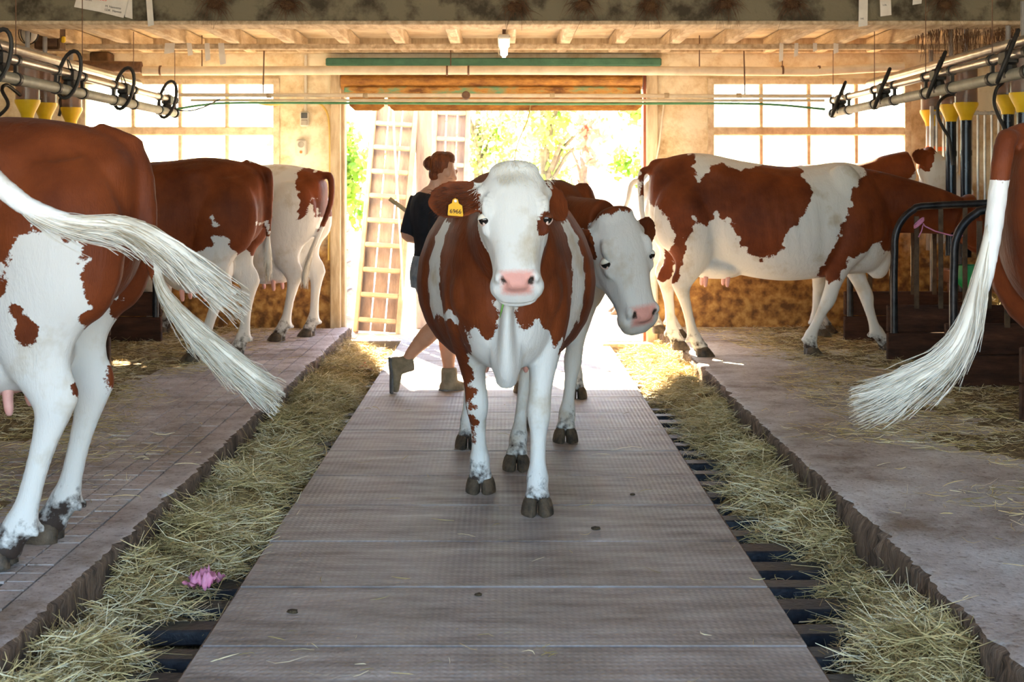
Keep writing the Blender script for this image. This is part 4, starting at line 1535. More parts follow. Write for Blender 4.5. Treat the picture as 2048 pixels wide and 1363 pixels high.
# ================================================================== the woman
M_skin = mat('warm_skin', (0.55, 0.28, 0.18), (0.64, 0.35, 0.24), 9, 0.5)
M_top = mat('black_jersey', (0.010, 0.011, 0.016), (0.02, 0.021, 0.028), 14, 0.85)
M_denim = mat('washed_denim', (0.16, 0.21, 0.28), (0.30, 0.36, 0.44), 24, 0.85, 0.2)
M_redhair = mat('auburn_hair', (0.10, 0.022, 0.008), (0.26, 0.065, 0.018), 40, 0.45, 0.6, 120, stretch=(1, 1, 0.25))
M_boot = mat('dusty_suede_boot', (0.20, 0.16, 0.11), (0.34, 0.28, 0.20), 14, 0.85, 0.3)
M_sock = mat('grey_sock', (0.12, 0.12, 0.13), (0.20, 0.20, 0.21), 30, 0.9)
wd = 9.32
wl0 = Vector((-0.475, wd, 0.0))
W = lambda u, v, dd=0.0: at(u, v, wd + dd) - wl0
fw = Vector((0.80, 0.60, 0)).normalized()       # the way she walks
rt = Vector((0.60, -0.80, 0)).normalized()      # her right hand side, towards us
hipc = W(866, 535); chest = W(862, 425); neckb = W(868, 388); headc = W(884, 338)


def rowp(p, a, b):
    return (p.x, p.y, p.z, a, b)


def hlimb(rows, n=16):
    return limb(rows, n, 4, lat=rt)


torso = [rowp(W(866, 575), .155, .125), rowp(W(866, 545), .172, .130), rowp(W(866, 510), .150, .105), rowp(W(864, 475), .138, .100), rowp(W(862, 435), .160, .112), rowp(W(862, 405), .170, .100), rowp(W(865, 388), .110, .070), rowp(W(869, 378), .055, .052)]
necks = [rowp(W(866, 392), .062, .060), rowp(W(872, 375), .052, .055), rowp(W(879, 358), .050, .056), rowp(W(882, 345), .05, .055)]
skull = [ball(W(884, 334), (0.083, 0.088, 0.105)), ball(W(888, 346) + fw * 0.02, (0.062, 0.066, 0.085)), ball(W(893, 356) + fw * 0.045, (0.035, 0.035, 0.03)), ball(W(893, 343) + fw * 0.075, (0.014, 0.014, 0.02)), ball(W(886, 347) + rt * 0.075 - fw * 0.005, (0.018, 0.012, 0.03))]
# legs: the near one has pushed off, its heel lifted behind her
rl = [rowp(W(866, 560) + rt * .07, .100, .105), rowp(W(868, 600) + rt * .08, .088, .092), rowp(W(872, 632) + rt * .08, .066, .070), rowp(W(862, 648) + rt * .08, .060, .064), rowp(W(838, 672) + rt * .08, .058, .062), rowp(W(815, 697) + rt * .08, .042, .044), rowp(W(800, 718) + rt * .08, .034, .036)]
ll_ = [rowp(W(876, 560) - rt * .08, .100, .105), rowp(W(890, 605) - rt * .08, .086, .090), rowp(W(903, 650) - rt * .08, .058, .062), rowp(W(909, 690) - rt * .08, .056, .062), rowp(W(911, 735) - rt * .08, .038, .040), rowp(W(912, 755) - rt * .08, .034, .038)]
sh_r = W(862, 398) + rt * .155
sh_l = W(864, 398) - rt * .155
ra = [rowp(sh_r, .056, .058), rowp(sh_r + Vector((-.02, 0, -.14)) - fw * .03, .045, .048), rowp(sh_r + Vector((0, 0, -.27)) - fw * .05, .038, .040), rowp(sh_r + Vector((0, 0, -.36)) + fw * .07, .034, .036), rowp(sh_r + Vector((0, 0, -.42)) + fw * .19, .026, .028)]
la = [rowp(sh_l, .056, .058), rowp(sh_l + Vector((0, 0, -.13)) - fw * .06, .045, .048), rowp(sh_l + Vector((0, 0, -.24)) - fw * .10, .038, .040), rowp(sh_l + Vector((0, 0, -.27)) + fw * .03, .034, .036), rowp(sh_l + Vector((0, 0, -.26)) + fw * .14, .026, .028)]


def hand_parts(w, d, up, side):
    out = [limb([rowp(w - d * .01, .026, .024), rowp(w + d * .03, .034, .022), rowp(w + d * .07, .040, .020), rowp(w + d * .095, .036, .016)], 12, 3, lat=side)]
    for i, (o_, L) in enumerate(((-.030, .060), (-.010, .072), (.010, .068), (.029, .054))):
        b = w + d * .085 + side * o_
        out.append(limb([rowp(b, .0095, .0095), rowp(b + d * L * .45 - up * .008, .009, .009), rowp(b + d * L * .62 - up * .030, .0085, .0085), rowp(b + d * L * .45 - up * .052, .007, .007)], 8, 3, lat=side))
    b = w + d * .03 - side * .034
    out.append(limb([rowp(b, .011, .011), rowp(b + d * .025 - side * .016 - up * .012, .010, .010), rowp(b + d * .055 - side * .010 - up * .035, .008, .008)], 8, 3, lat=up))
    return out


handr = hand_parts(Vector(ra[-1][:3]), fw, Vector((0, 0, 1)), rt)
handl = hand_parts(Vector(la[-1][:3]), fw, Vector((0, 0, 1)), rt)
pm_ = fuse('person', [hlimb(torso), hlimb(necks), hlimb(rl), hlimb(ll_), hlimb(ra), hlimb(la)] + skull + handr + handl, 0.0075, 5)
pm_.materials.append(M_skin)
woman = bpy.data.objects.new('person', pm_)
woman.location = wl0
COL.objects.link(woman)
tag(woman, 'person with auburn hair in a bun, black top and denim shorts, walking behind the cow', 'person')
grow = lambda rows, k: [(r[0], r[1], r[2], r[3] + k, r[4] + k) for r in rows]
tp = fuse('top', [hlimb(grow(torso[1:7], .010)), hlimb(grow(ra[:3], .010)), hlimb(grow(la[:3], .010))], 0.009, 4)
tp.materials.append(M_top)
link(bpy.data.objects.new('top', tp), woman)
shr = grow(rl[:2], .020) + [rowp(W(869, 606) + rt * .08, .106, .11)]
shl = grow(ll_[:2], .020) + [rowp(W(889, 608) - rt * .08, .104, .108)]
hp_ = fuse('shorts', [hlimb(grow(torso[:3], .014)), hlimb(shr), hlimb(shl)], 0.009, 3)
hp_.materials.append(M_denim)
shorts = link(bpy.data.objects.new('shorts', hp_), woman)
# dark phone-sized pocket flap on the hip
MB().cbox(tuple(W(835, 545) + rt * .04), (0.035, 0.05, 0.11), 0.006).build('hip_pocket', M_top, shorts)
hr = fuse('hair', [ball(W(884, 330) - fw * .012, (0.082, 0.088, 0.098)), ball(W(877, 348) - fw * .02, (0.052, 0.055, 0.055)), ball(W(887, 318) + fw * .015, (0.070, 0.075, 0.055))], 0.007, 4)
hr.materials.append(M_redhair)
hairo = link(bpy.data.objects.new('hair', hr), woman)
bun = []
for i in range(60):
    a = i / 60 * math.tau * 3.2
    bun.append(W(860, 327) + Vector((0.0, 0, 0)) + (rt * math.cos(a) + Vector((0, 0, 1)) * math.sin(a)) * (0.034 - 0.024 * (i / 60)) - fw * (0.03 * (i / 60)))
V, F = tube_geo(bun, 0.019, 8)
mesh_obj('bun', V, F, M_redhair, hairo, True)
bl = [W(869, 342) + (rt * math.cos(a) + Vector((0, 0, 1)) * math.sin(a)) * 0.02 for a in np.linspace(0, math.tau, 12, endpoint=False)]
V, F = tube_geo(bl, 0.007, 6, closed=True)
mesh_obj('hair_tie', V, F, mat('blue_hair_tie', (0.03, 0.08, 0.25), rough=.6), hairo, True)


def boot(ankle, toe_dir, up_dir, name='boot'):
    a = Vector(ankle); t_ = Vector(toe_dir).normalized(); u_ = Vector(up_dir); u_ = (u_ - t_ * u_.dot(t_)).normalized()
    s_ = t_.cross(u_)
    parts = [limb([rowp(a + u_ * .07, .050, .054), rowp(a + u_ * .02, .052, .058), rowp(a - u_ * .04 + t_ * .005, .048, .062)], 14, 3, lat=s_)]
    foot = [(a - u_ * .055 - t_ * .06, .036, .030), (a - u_ * .055 - t_ * .02, .044, .042), (a - u_ * .058 + t_ * .05, .048, .042), (a - u_ * .070 + t_ * .12, .050, .030), (a - u_ * .078 + t_ * .17, .036, .018)]
    parts.append(limb([rowp(p, x, y_) for p, x, y_ in foot], 14, 3, lat=s_))
    me = fuse(name, parts, 0.007, 4)
    me.materials.append(M_boot)
    b = link(bpy.data.objects.new(name, me), woman)
    so = limb([rowp(p - u_ * (.028 if i else .02), x + .004, .012) for i, (p, x, y_) in enumerate(foot)], 14, 3, lat=s_)
    mesh_obj('sole', so[0], so[1], M_sock, b, True)
    return b


boot(W(793, 726) + rt * .08, (0.16, 0.05, -0.98), (0.95, 0.2, 0.15))
boot(W(912, 758) - rt * .08, (fw.x, fw.y, 0.0), (0, 0, 1))

M_stick = mat('peeled_wood_stick', (0.50, 0.36, 0.20), (0.64, 0.50, 0.31), 20, 0.7)
hl = Vector(la[-1][:3]) + fw * .10 - Vector((0, 0, .03)) + wl0
back = at(779, 397, wd + 0.28)
V, F = tube_geo([back, back * .66 + hl * .34, back * .3 + hl * .7, hl + (hl - back) * .12], [.014, .015, .014, .013], 8)
o = mesh_obj('stick', V, F, M_stick, None, True)
tag(o, 'pale wooden stick held by the person with the bun', 'stick')

# ================================================================== stall fittings
M_black = mat('worn_black_tube', (0.012, 0.013, 0.017), (0.05, 0.05, 0.058), 10, 0.35, metal=0.5, spec=0.5)
M_flat = mat('rusty_flat_bar', (0.045, 0.028, 0.018), (0.12, 0.08, 0.05), 14, 0.6, metal=0.3)
M_board = mat('dark_stall_board', (0.030, 0.012, 0.007), (0.085, 0.034, 0.018), 6, 0.8, 0.5, 40, c3=(0.13, 0.06, 0.035), stretch=(0.6, 3, 3))
side_txt = {-1: 'left', 1: 'right'}


def stall_divider(s, d, label, boards=2):
    t = empty('stall_divider', (s * 2.70, d, ZP), label, 'stall divider', 'tube and board stall dividers')
    L = 1.35
    hs = [0.0, 0.20, 0.395]
    for i in range(boards):
        b = MB().cbox((s * L / 2, 0, (hs[i] + hs[i + 1]) / 2 + 0.002), (L, 0.05, hs[i + 1] - hs[i] - 0.008), 0.006)
        b.build('board', M_board, t)
    pts = [(0.04, 0, 0.20), (0.04, 0, 0.62), (0.045, 0, 0.76)]
    for i in range(7):
        a = math.pi - (math.pi * 0.42) * i / 6
        pts.append((0.295 + 0.25 * math.cos(a), 0, 0.83 + 0.267 * math.sin(a) * 1.0))
    pts += [(0.55, 0, 1.105), (0.80, 0, 1.115), (0.95, 0, 1.11)]
    MB().tube([(s * p[0], p[1] - 0.035, p[2]) for p in smooth_path(pts, 2)], 0.026, 12).build('bow_tube', M_black, t, True)
    MB().tube([(s * 0.92, -0.035, 0.395), (s * 0.92, -0.035, 1.11)], 0.022, 10).build('bow_post', M_black, t, True)
    for x, z1 in ((0.20, 1.02), (0.37, 1.095), (0.54, 1.10), (0.71, 1.105)):
        MB().cbox((s * x, -0.03, (0.37 + z1) / 2), (0.034, 0.010, z1 - 0.37), 0.002).build('upright_bar', M_flat, t)
    return t


stall_divider(1, 8.57, 'nearest full black bow divider on the right, between the white tail and far divider')
dv = stall_divider(1, 9.87, 'black bow divider on the right with the pink twine knotted round it')
stall_divider(1, 11.12, 'right divider half hidden behind the legs of the side-on cow')
stall_divider(1, 7.32, 'right divider mostly behind the brown cow cut off by the right edge')
stall_divider(-1, 8.30, 'left divider behind the near cow with the white thigh')
stall_divider(-1, 9.60, 'tall dark left board end standing just right of the near cow')
stall_divider(-1, 11.05, 'far left divider with a wide low board beside the dark red cow')

# pink twine
M_twine = mat('pink_baler_twine', (0.55, 0.20, 0.42), (0.68, 0.32, 0.55), 30, 0.7)
tw = MB()
c = at(1838, 447, 9.80)
for k in range(2):
    tw.tube([c + Vector((0.035 * math.cos(a) * 0.9, 0.038 * math.sin(a), 0.030 * math.cos(a) + k * 0.012)) for a in np.linspace(0, math.tau, 14, endpoint=False)], 0.005, 6, closed=True)
tw.tube([c + Vector((0.02, -0.035, 0)), at(1850, 452, 9.79), at(1870, 462, 9.79), at(1900, 470, 9.80), at(1925, 471, 9.82)], 0.0045, 6)
tw.tube([at(1846, 450, 9.79), at(1843, 462, 9.78), at(1837, 474, 9.78)], 0.004, 6)
o = tw.build('twine', M_twine, None, True)
tag(o, 'pink baler twine knotted round the black bow divider', 'twine')

# ---- feed passage: trough kerbs, drinking bowls, hay
M_trough = mat('pale_trough_concrete', (0.30, 0.22, 0.14), (0.48, 0.38, 0.26), 6, 0.8)
M_greenp = mat('green_plastic', (0.01, 0.22, 0.07), (0.02, 0.32, 0.11), 6, 0.4)
M_rail = mat('red_brown_rail_wood', (0.10, 0.035, 0.015), (0.20, 0.08, 0.035), 8, 0.7, 0.3)
for s in (-1, 1):
    b = MB()
    b.cbox((s * 4.12, 7.9, ZP + 0.08), (0.08, 8.2, 0.16), 0.01)
    o = b.build('feed_kerb', M_trough)
    tag(o, 'low pale concrete feed kerb along the %s wall' % side_txt[s], 'kerb')
    rail = MB().cbox((0, 0, 0), (0.07, 7.6, 0.11), 0.01).build('feed_rail', M_rail)
    rail.location = (s * 3.62, 7.9, ZP + 0.50)
    tag(rail, 'red-brown wooden feed rail running along the %s stalls' % side_txt[s], 'rail')
    for i, yy in enumerate((4.9, 6.2, 7.5, 8.75, 10.05, 11.3)):
        p = MB().cbox((0, 0, 0.22), (0.07, 0.07, 0.45), 0.006).build('rail_post', M_rail)
        p.parent = rail; p.location = (0, yy - 7.9, -0.50)
for i, (u, v, d, lb) in enumerate(((1862, 580, 10.45, 'green drinking bowl behind the twine-tied divider'), (1990, 575, 9.15, 'green drinking bowl behind the nearest bow divider'))):
    p = at(u, v, d)
    t = empty('drinking_bowl', (3.50, d, ZP + 0.55), lb, 'drinking bowl', 'green drinking bowls')
    MB().lathe([(0.07, -0.09), (0.11, -0.05), (0.125, 0.0), (0.13, 0.09), (0.115, 0.09), (0.10, 0.0), (0.05, -0.05)], n=18).build('bowl', M_greenp, t, True)
    MB().cbox((0.09, 0, 0.06), (0.03, 0.13, 0.22), 0.01).build('bracket', M_black, t)

# ================================================================== overhead lines
M_steel = mat('dull_stainless_pipe', (0.42, 0.37, 0.33), (0.60, 0.55, 0.50), 12, 0.28, metal=0.85)
M_vac = mat('grey_green_vacuum_pipe', (0.24, 0.25, 0.20), (0.36, 0.36, 0.30), 10, 0.5)
M_white = mat('cream_plastic_pipe', (0.66, 0.56, 0.42), (0.80, 0.71, 0.56), 8, 0.45)
M_rubber = mat('black_rubber', (0.012, 0.011, 0.011), (0.03, 0.027, 0.025), 20, 0.5)
M_hosegreen = mat('green_hose', (0.06, 0.22, 0.10), (0.10, 0.30, 0.15), 10, 0.5)
M_brown = mat('rust_brown_iron', (0.10, 0.05, 0.03), (0.20, 0.11, 0.06), 14, 0.6)
for s in (-1, 1):
    t = empty('milk_line', (s * 2.72, 8.9, 2.07), 'milk pipeline with black rubber loops above the %s stalls' % side_txt[s], 'pipeline', 'overhead milk pipelines')
    y0, y1 = -2.9, 2.72
    MB().tube([(0, y0, 0), (0, y1, 0)], 0.025, 14).build('milk_pipe', M_steel, t, True)
    MB().tube([(s * 0.0, y0, -0.105), (0, y1 - 0.1, -0.105)], 0.032, 14).build('vacuum_pipe', M_vac, t, True)
    MB().tube([(s * 0.16, y0, 0.105), (s * 0.16, y1 - 0.6, 0.105), (s * 0.20, y1 - 0.4, 0.09), (s * 0.30, y1 - 0.3, 0.09)], 0.030, 12).build('air_pipe', M_steel, t, True)
    for i, yy in enumerate((-1.35, -0.12, 1.13, 2.42)):
        v = MB()
        v.cbox((0, yy, -0.01), (0.075, 0.13, 0.085), 0.015)
        v.lathe([(0.035, -0.07), (0.042, -0.04), (0.036, 0.0)], (0, yy - 0.02, -0.05), 12)
        vo = v.build('valve_block', M_rubber, t)
        # rubber loop hung on the valve
        n = 22
        lp = []
        for j in range(n):
            a = math.tau * j / n
            yy_, zz_ = 0.062 * math.cos(a) * (1.0 if s < 0 else 0.75), 0.15 * math.sin(a)
            q = Vector((yy_, 0, zz_))
            if s < 0:
                q = Matrix.Rotation(R(14), 3, 'Y') @ q
                q = Matrix.Rotation(R(12), 3, 'Z') @ q
            else:
                q = Matrix.Rotation(R(74), 3, 'Z') @ q
                q = Matrix.Rotation(R(22), 3, 'Y') @ q
            lp.append(q + Vector((-s * 0.035 if s > 0 else 0.02, yy - 0.085, -0.01)))
        MB().tube(lp, 0.0125, 8, closed=True).build('rubber_loop', M_rubber, t, True)
        for k in (-0.28, 0.25):
            cl = MB()
            for zc, rr in ((0, 0.033), (-0.105, 0.040)):
                cl.tube([(0, yy + k - 0.02, zc), (0, yy + k + 0.02, zc)], rr, 12)
            cl.cbox((0, yy + k, -0.05), (0.02, 0.03, 0.10), 0.003)
            cl.build('pipe_clamp', M_rubber, t, True)
        MB().tube([(0, yy + 0.25, 0.03), (0, yy + 0.25, 0.43 if yy > 0.95 else 0.88)], 0.003, 6).build('hanger_rod', M_brown, t)
        # thin wire to the valve
        MB().tube([(0.0, yy + 0.05, 0.03), (s * 0.02, yy + 0.03, 0.09), (s * 0.05, yy + 0.10, 0.10), (s * 0.07, yy + 0.20, 0.04)], 0.004, 6).build('pulse_wire', M_rubber, t, True)

t = empty('cross_pipe', (0, 11.62, 2.11), 'pair of thin cream pipes with a green hose crossing before the doorway', 'pipe')
MB().tube([(-2.70, 0, 0.01), (2.72, 0, 0.0)], 0.016, 12).build('upper_pipe', M_white, t, True)
MB().tube([(-2.6, 0, -0.034), (2.66, 0, -0.036)], 0.012, 10).build('lower_pipe', M_white, t, True)
MB().tube(smooth_path([(-2.72, -0.02, -0.11), (-2.5, -0.02, -0.075), (-2.2, -0.02, -0.058), (-1.0, -0.02, -0.06), (0.4, -0.02, -0.066), (1.6, -0.02, -0.062), (2.2, -0.02, -0.07), (2.66, -0.02, -0.11)], 6), 0.010, 8).build('green_hose', M_hosegreen, t, True)
MB().lathe([(0.03, -0.02), (0.036, 0.0), (0.03, 0.02)], (0, 0, 0), 14, Matrix.Translation((-0.315, -0.02, 0.005)) @ Matrix.Rotation(R(90), 4, 'X')).build('stop_valve', M_brown, t, True)
for x in (-1.95, -1.15, 0.4, 1.35, 1.95):
    MB().tube([(x - 0.02, 0, 0.005), (x + 0.02, 0, 0.005)], 0.021, 10).build('pipe_socket', M_jamb, t, True)
for x in (-2.0, 2.0):
    MB().tube([(x, 0, 0), (x, 0.05, 0.38)], 0.006, 6).build('hanger_rod', M_brown, t)

t = empty('white_pipe', (0, 11.82, 2.335), 'thick cream pipe running level above the rolled-up door', 'pipe')
MB().tube([(-3.05, 0, 0.0), (-1.4, 0, 0.005), (0, 0, 0.006), (1.5, 0, 0.0), (2.6, 0, -0.005), (3.35, -0.1, 0.03)], 0.038, 16).build('main_pipe', M_white, t, True)
MB().tube([(-4.2, 0, 0.05), (-3.06, 0, 0.03)], 0.05, 14).build('pipe_sleeve', M_brown, t, True)
for x in (-2.9, -0.48, -0.30, 2.35, 2.66):
    MB().tube([(x - 0.008, 0, 0.003), (x + 0.008, 0, 0.003)], 0.043, 14).build('pipe_band', M_brown, t, True)
for x in (-0.45, 1.65, 2.35, -2.55):
    MB().tube([(x, 0, 0.03), (x, 0, 0.30)], 0.005, 6).build('hanger_rod', M_brown, t)

# ---- fluorescent tube under the beam, and two added fill lamps out of view nearer to us
M_lampw = mat('white_lamp_housing', (0.62, 0.58, 0.50), rough=0.5)
M_tube = bpy.data.materials.new('glowing_tube')
tt, n_, l_, p_ = nt(M_tube)
p_.inputs['Emission Color'].default_value = (1.0, 0.93, 0.80, 1)
p_.inputs['Emission Strength'].default_value = 7.0
t = empty('tube_lamp', (0.0, 10.25, 2.40), 'small lit tube lamp hanging from the cross beam', 'lamp')
MB().cbox((0, 0.3, 0.055), (0.09, 0.7, 0.035), 0.01).build('lamp_housing', M_lampw, t)
MB().cbox((0, 0.3, 0.0), (0.055, 0.66, 0.075), 0.02).build('lamp_tube', M_tube, t)
MB().tube([(0, 0.02, 0.07), (0, 0.02, 0.12)], 0.012, 8).build('lamp_hook', M_brown, t)
MB().tube([(0.0, -0.02, 0.05), (-0.035, -0.02, 0.0), (-0.04, -0.02, -0.06), (-0.036, -0.02, -0.085)], 0.003, 6).build('pull_cord', M_white, t)

M_filltube = bpy.data.materials.new('cool_fill_lamp_glow')
tt, n_, l_, p_ = nt(M_filltube)
p_.inputs['Emission Color'].default_value = (0.86, 0.94, 1.0, 1)
p_.inputs['Emission Strength'].default_value = 5.0
for yy, lb in ((2.6, 'added unseen fill lamp on the ceiling nearest the camera end'), (6.0, 'added unseen fill lamp on the ceiling over the front cow')):  # added above the view to brighten the floor
    t = empty('fill_lamp', (0.0, yy, 2.87), lb, 'lamp', 'added fill lamps over the aisle')
    MB().cbox((0, 0, 0.045), (0.16, 1.30, 0.07), 0.01).build('lamp_housing', M_lampw, t)
    for x in (-0.045, 0.045):
        MB().tube([(x, -0.6, -0.012), (x, 0.6, -0.012)], 0.024, 12).build('lamp_tube', M_filltube, t, True)

# ---- feed dispensers: clear cylinder, yellow funnel, drop pipe
M_clear = bpy.data.materials.new('smoky_clear_plastic')
tt, n_, l_, p_ = nt(M_clear)
p_.inputs['Base Color'].default_value = (0.42, 0.33, 0.30, 1)
p_.inputs['Roughness'].default_value = 0.12
tr = n_.new('ShaderNodeBsdfTransparent'); tr.inputs[0].default_value = (0.80, 0.68, 0.58, 1)
mx = n_.new('ShaderNodeMixShader'); mx.inputs[0].default_value = 0.38
l_.new(tr.outputs[0], mx.inputs[1]); l_.new(p_.outputs[0], mx.inputs[2]); l_.new(mx.outputs[0], n_['Material Output'].inputs[0])
M_yellow = mat('yellow_funnel_plastic', (0.78, 0.50, 0.01), (0.86, 0.60, 0.03), 8, 0.35)
M_feed = mat('brown_feed_pellets', (0.06, 0.035, 0.02), (0.16, 0.10, 0.06), 60, 0.9, 0.8, 120)
M_bluepipe = mat('blue_black_steel_pipe', (0.012, 0.018, 0.030), (0.03, 0.04, 0.06), 8, 0.25, metal=0.6, spec=0.6)
M_grey = mat('grey_plastic_pipe', (0.22, 0.22, 0.23), (0.34, 0.33, 0.33), 8, 0.4)
M_orange = mat('orange_tape', (0.80, 0.12, 0.02), (0.9, 0.2, 0.04), 12, 0.5)


def dispenser(px, d, label, pipe, tape=False, low=0.82, top=2.38, r=0.086):
    x = (px - 1008) * d / FPX
    t = empty('feed_dispenser', (x, d, 0), label, 'feed dispenser', 'feed dispensers over the mangers')
    MB().lathe([(r, 1.99), (r, top), (r - 0.006, top), (r - 0.006, 1.99)], n=24).build('clear_cylinder', M_clear, t, True)
    MB().lathe([(r - 0.012, 1.985), (r - 0.012, 2.06 + 0.05 * math.sin(px))], n=18).build('feed_fill', M_feed, t, True)
    MB().lathe([(0.044, 1.87), (0.050, 1.90), (r + 0.006, 1.985), (r + 0.006, 2.005), (r, 2.005)], n=24).build('funnel', M_yellow, t, True)
    MB().lathe([(0.041, low), (0.041, 1.60), (0.046, 1.60), (0.046, 1.64), (0.041, 1.64), (0.041, 1.88)], n=18).build('drop_pipe', pipe, t, True)
    MB().tube([(0, 0, 2.3), (0, 0, 2.63)], 0.018, 8).build('feed_inlet', M_grey, t, True)
    if tape:
        b = MB().lathe([(0.045, 1.655), (0.045, 1.70)], n=16)
        b.box(0.035, 0.16, -0.02, -0.014, 1.66, 1.695)
        b.build('tape_flag', M_orange, t)
    return t


dispenser(1862, 11.85, 'feed dispenser with grey pipe and orange tape above the raised white face', M_grey, True)
dispenser(1902, 11.0, 'clear feed dispenser tucked behind the big blue-black pipe', M_bluepipe)
dspb = dispenser(1932, 10.75, 'feed dispenser with tall blue-black pipe right of the raised white face', M_bluepipe)
dspc = dispenser(2016, 9.85, 'feed dispenser with yellow funnel left of the pair at the right edge', M_bluepipe)
dispenser(2046, 9.58, 'rightmost feed dispenser, cut by the right picture edge', M_bluepipe)
dspl = dispenser(55, 10.4, 'leftmost feed dispenser above the near cow with the white thigh', M_grey, low=0.9)
dispenser(90, 10.8, 'middle feed dispenser of the three at the left', M_grey, low=0.9)
dspm = dispenser(142, 11.45, 'feed dispenser nearest the left window', M_grey, low=0.9)

# black feed hoses looping down beside them
for root, pts in ((dspb, [(1912, 188, 10.78), (1893, 192, 10.78), (1878, 205, 10.78), (1876, 230, 10.78), (1886, 255, 10.78), (1898, 275, 10.78), (1902, 305, 10.78), (1906, 330, 10.78)]),
                  (dspc, [(2014, 150, 9.80), (2004, 166, 9.78), (1993, 178, 9.78), (1988, 205, 9.78), (1996, 230, 9.78), (2006, 250, 9.78), (2014, 275, 9.8)]),
                  (dspl, [(40, 190, 10.3), (14, 170, 10.1), (4, 180, 10.0), (16, 205, 10.0), (10, 220, 10.0), (-14, 240, 10.0)]),
                  (dspm, [(130, 190, 11.4), (120, 200, 11.4), (122, 215, 11.4), (118, 232, 11.4)])):
    P = smooth_path([tuple(at(*q) - root.location) for q in pts], 5)
    MB().tube([Vector(q) for q in P], 0.013, 8).build('feed_hose', M_rubber, root, True)

# ---- rack of vertical bars by the far right wall
t = empty('bar_rack', (4.05, 11.75, ZP), 'rack of upright pale metal bars against the far right wall', 'rack')
M_bar = mat('galvanised_bar', (0.34, 0.33, 0.33), (0.56, 0.54, 0.52), 10, 0.35, metal=0.7)
for i in range(15):
    x = -0.42 + 0.058 * i
    MB().tube([(x, 0, 0.75), (x, 0, 1.86)], 0.011, 8).build('upright_bar', M_bar, t, True)
for z in (0.78, 1.84):
    MB().cbox((0, 0, z), (0.92, 0.03, 0.03), 0.004).build('rack_rail', M_bar, t)
MB().cbox((-0.46, 0, 0.95), (0.03, 0.03, 1.9), 0.004).build('rack_post', M_bar, t)
MB().cbox((0.46, 0, 0.95), (0.03, 0.03, 1.9), 0.004).build('rack_post', M_bar, t)

# ---- switches and cable on the wall left of the door
M_box = mat('grey_switch_plastic', (0.30, 0.27, 0.22), (0.42, 0.38, 0.32), 10, 0.5)
M_dark = mat('dark_switch_face', (0.05, 0.05, 0.05), (0.09, 0.09, 0.09), 10, 0.4)
p = at(610, 238, YW)
t = empty('switch_box', (p.x, YW, p.z), 'light switch with dark rocker on the wall left of the doorway', 'switch')
MB().cbox((0, -0.025, 0), (0.078, 0.05, 0.13), 0.01).build('housing', M_lampw, t)
MB().cbox((0, -0.053, 0.028), (0.056, 0.012, 0.048), 0.004).build('rocker', M_dark, t)
MB().cbox((0, -0.053, -0.032), (0.056, 0.012, 0.048), 0.004).build('rocker', M_box, t)
p = at(604, 295, YW)
t = empty('socket_box', (p.x, YW, p.z), 'pale socket box below the light switch', 'socket')
MB().cbox((0, -0.03, 0), (0.09, 0.06, 0.14), 0.012).build('housing', M_lampw, t)
MB().lathe([(0.028, 0), (0.028, 0.01), (0.02, 0.01), (0.02, 0.004)], n=16, M=Matrix.Translation((0.0, -0.058, 0.025)) @ Matrix.Rotation(R(90), 4, 'X')).build('socket_ring', M_box, t)
MB().lathe([(0.012, 0), (0.012, 0.01)], n=12, M=Matrix.Translation((0.0, -0.058, -0.04)) @ Matrix.Rotation(R(90), 4, 'X')).build('socket_knob', M_orange, t)
x = (612 - 1008) * YW / FPX
o = MB().tube([(x, YW - 0.02, 2.5), (x, YW - 0.02, 1.95)], 0.013, 8).build('conduit', M_lampw, None, True)
tag(o, 'thin pale conduit dropping to the light switch', 'conduit')
M_ycable = mat('yellow_cable', (0.62, 0.42, 0.10), (0.70, 0.50, 0.15), 8, 0.5)
P = smooth_path([tuple(at(*q)) for q in ((495, 200, 12.1), (540, 210, 12.1), (590, 202, 12.1), (625, 202, 12.12), (648, 215, 12.14), (658, 245, 12.15), (660, 320, 12.15), (659, 420, 12.15), (657, 520, 12.15))], 6)
o = MB().tube([Vector(q) for q in P], 0.009, 8).build('cable', M_ycable, None, True)
tag(o, 'yellow cable looping past the switch and down the left door jamb', 'cable')
P = smooth_path([tuple(at(*q)) for q in ((330, 212, 11.5), (370, 222, 11.5), (405, 215, 11.5), (440, 198, 11.55))], 6)
o = MB().tube([Vector(q) for q in P], 0.006, 6).build('cable', M_rubber, None, True)
tag(o, 'dark cable sagging across the left window', 'cable')

# ---- clutter in the upper left corner
t = empty('caged_lamp', tuple(at(57, 66, 10.6)), 'round caged bulkhead lamp in the upper left corner', 'lamp')
V, F = ball((0, 0, 0), (0.065, 0.065, 0.075))
mesh_obj('lamp_glass', V, F, M_lampw, t, True)
for a in (0, 60, 120):
    lp = [Matrix.Rotation(R(a), 3, 'Z') @ Vector((0.075 * math.cos(q), 0, 0.085 * math.sin(q))) for q in np.linspace(0, math.tau, 18, endpoint=False)]
    MB().tube(lp, 0.004, 6, closed=True).build('cage_wire', M_rubber, t, True)
MB().lathe([(0.05, 0.06), (0.06, 0.13)], n=14).build('lamp_base', M_brown, t)
M_wbox = mat('dark_wooden_box', (0.05, 0.025, 0.012), (0.13, 0.07, 0.03), 8, 0.8, 0.3)
p = at(100, 75, 11.0)
t = empty('control_box', tuple(p), 'dark wooden box hung under the joists at the upper left', 'box')
MB().cbox((0, 0, 0), (0.20, 0.16, 0.20), 0.01).build('body', M_wbox, t)
MB().cbox((0, -0.085, 0.0), (0.16, 0.012, 0.16), 0.004).build('lid', M_brown, t)
MB().cbox((0.115, -0.03, -0.02), (0.03, 0.03, 0.05), 0.006).build('plug', M_yellow, t)
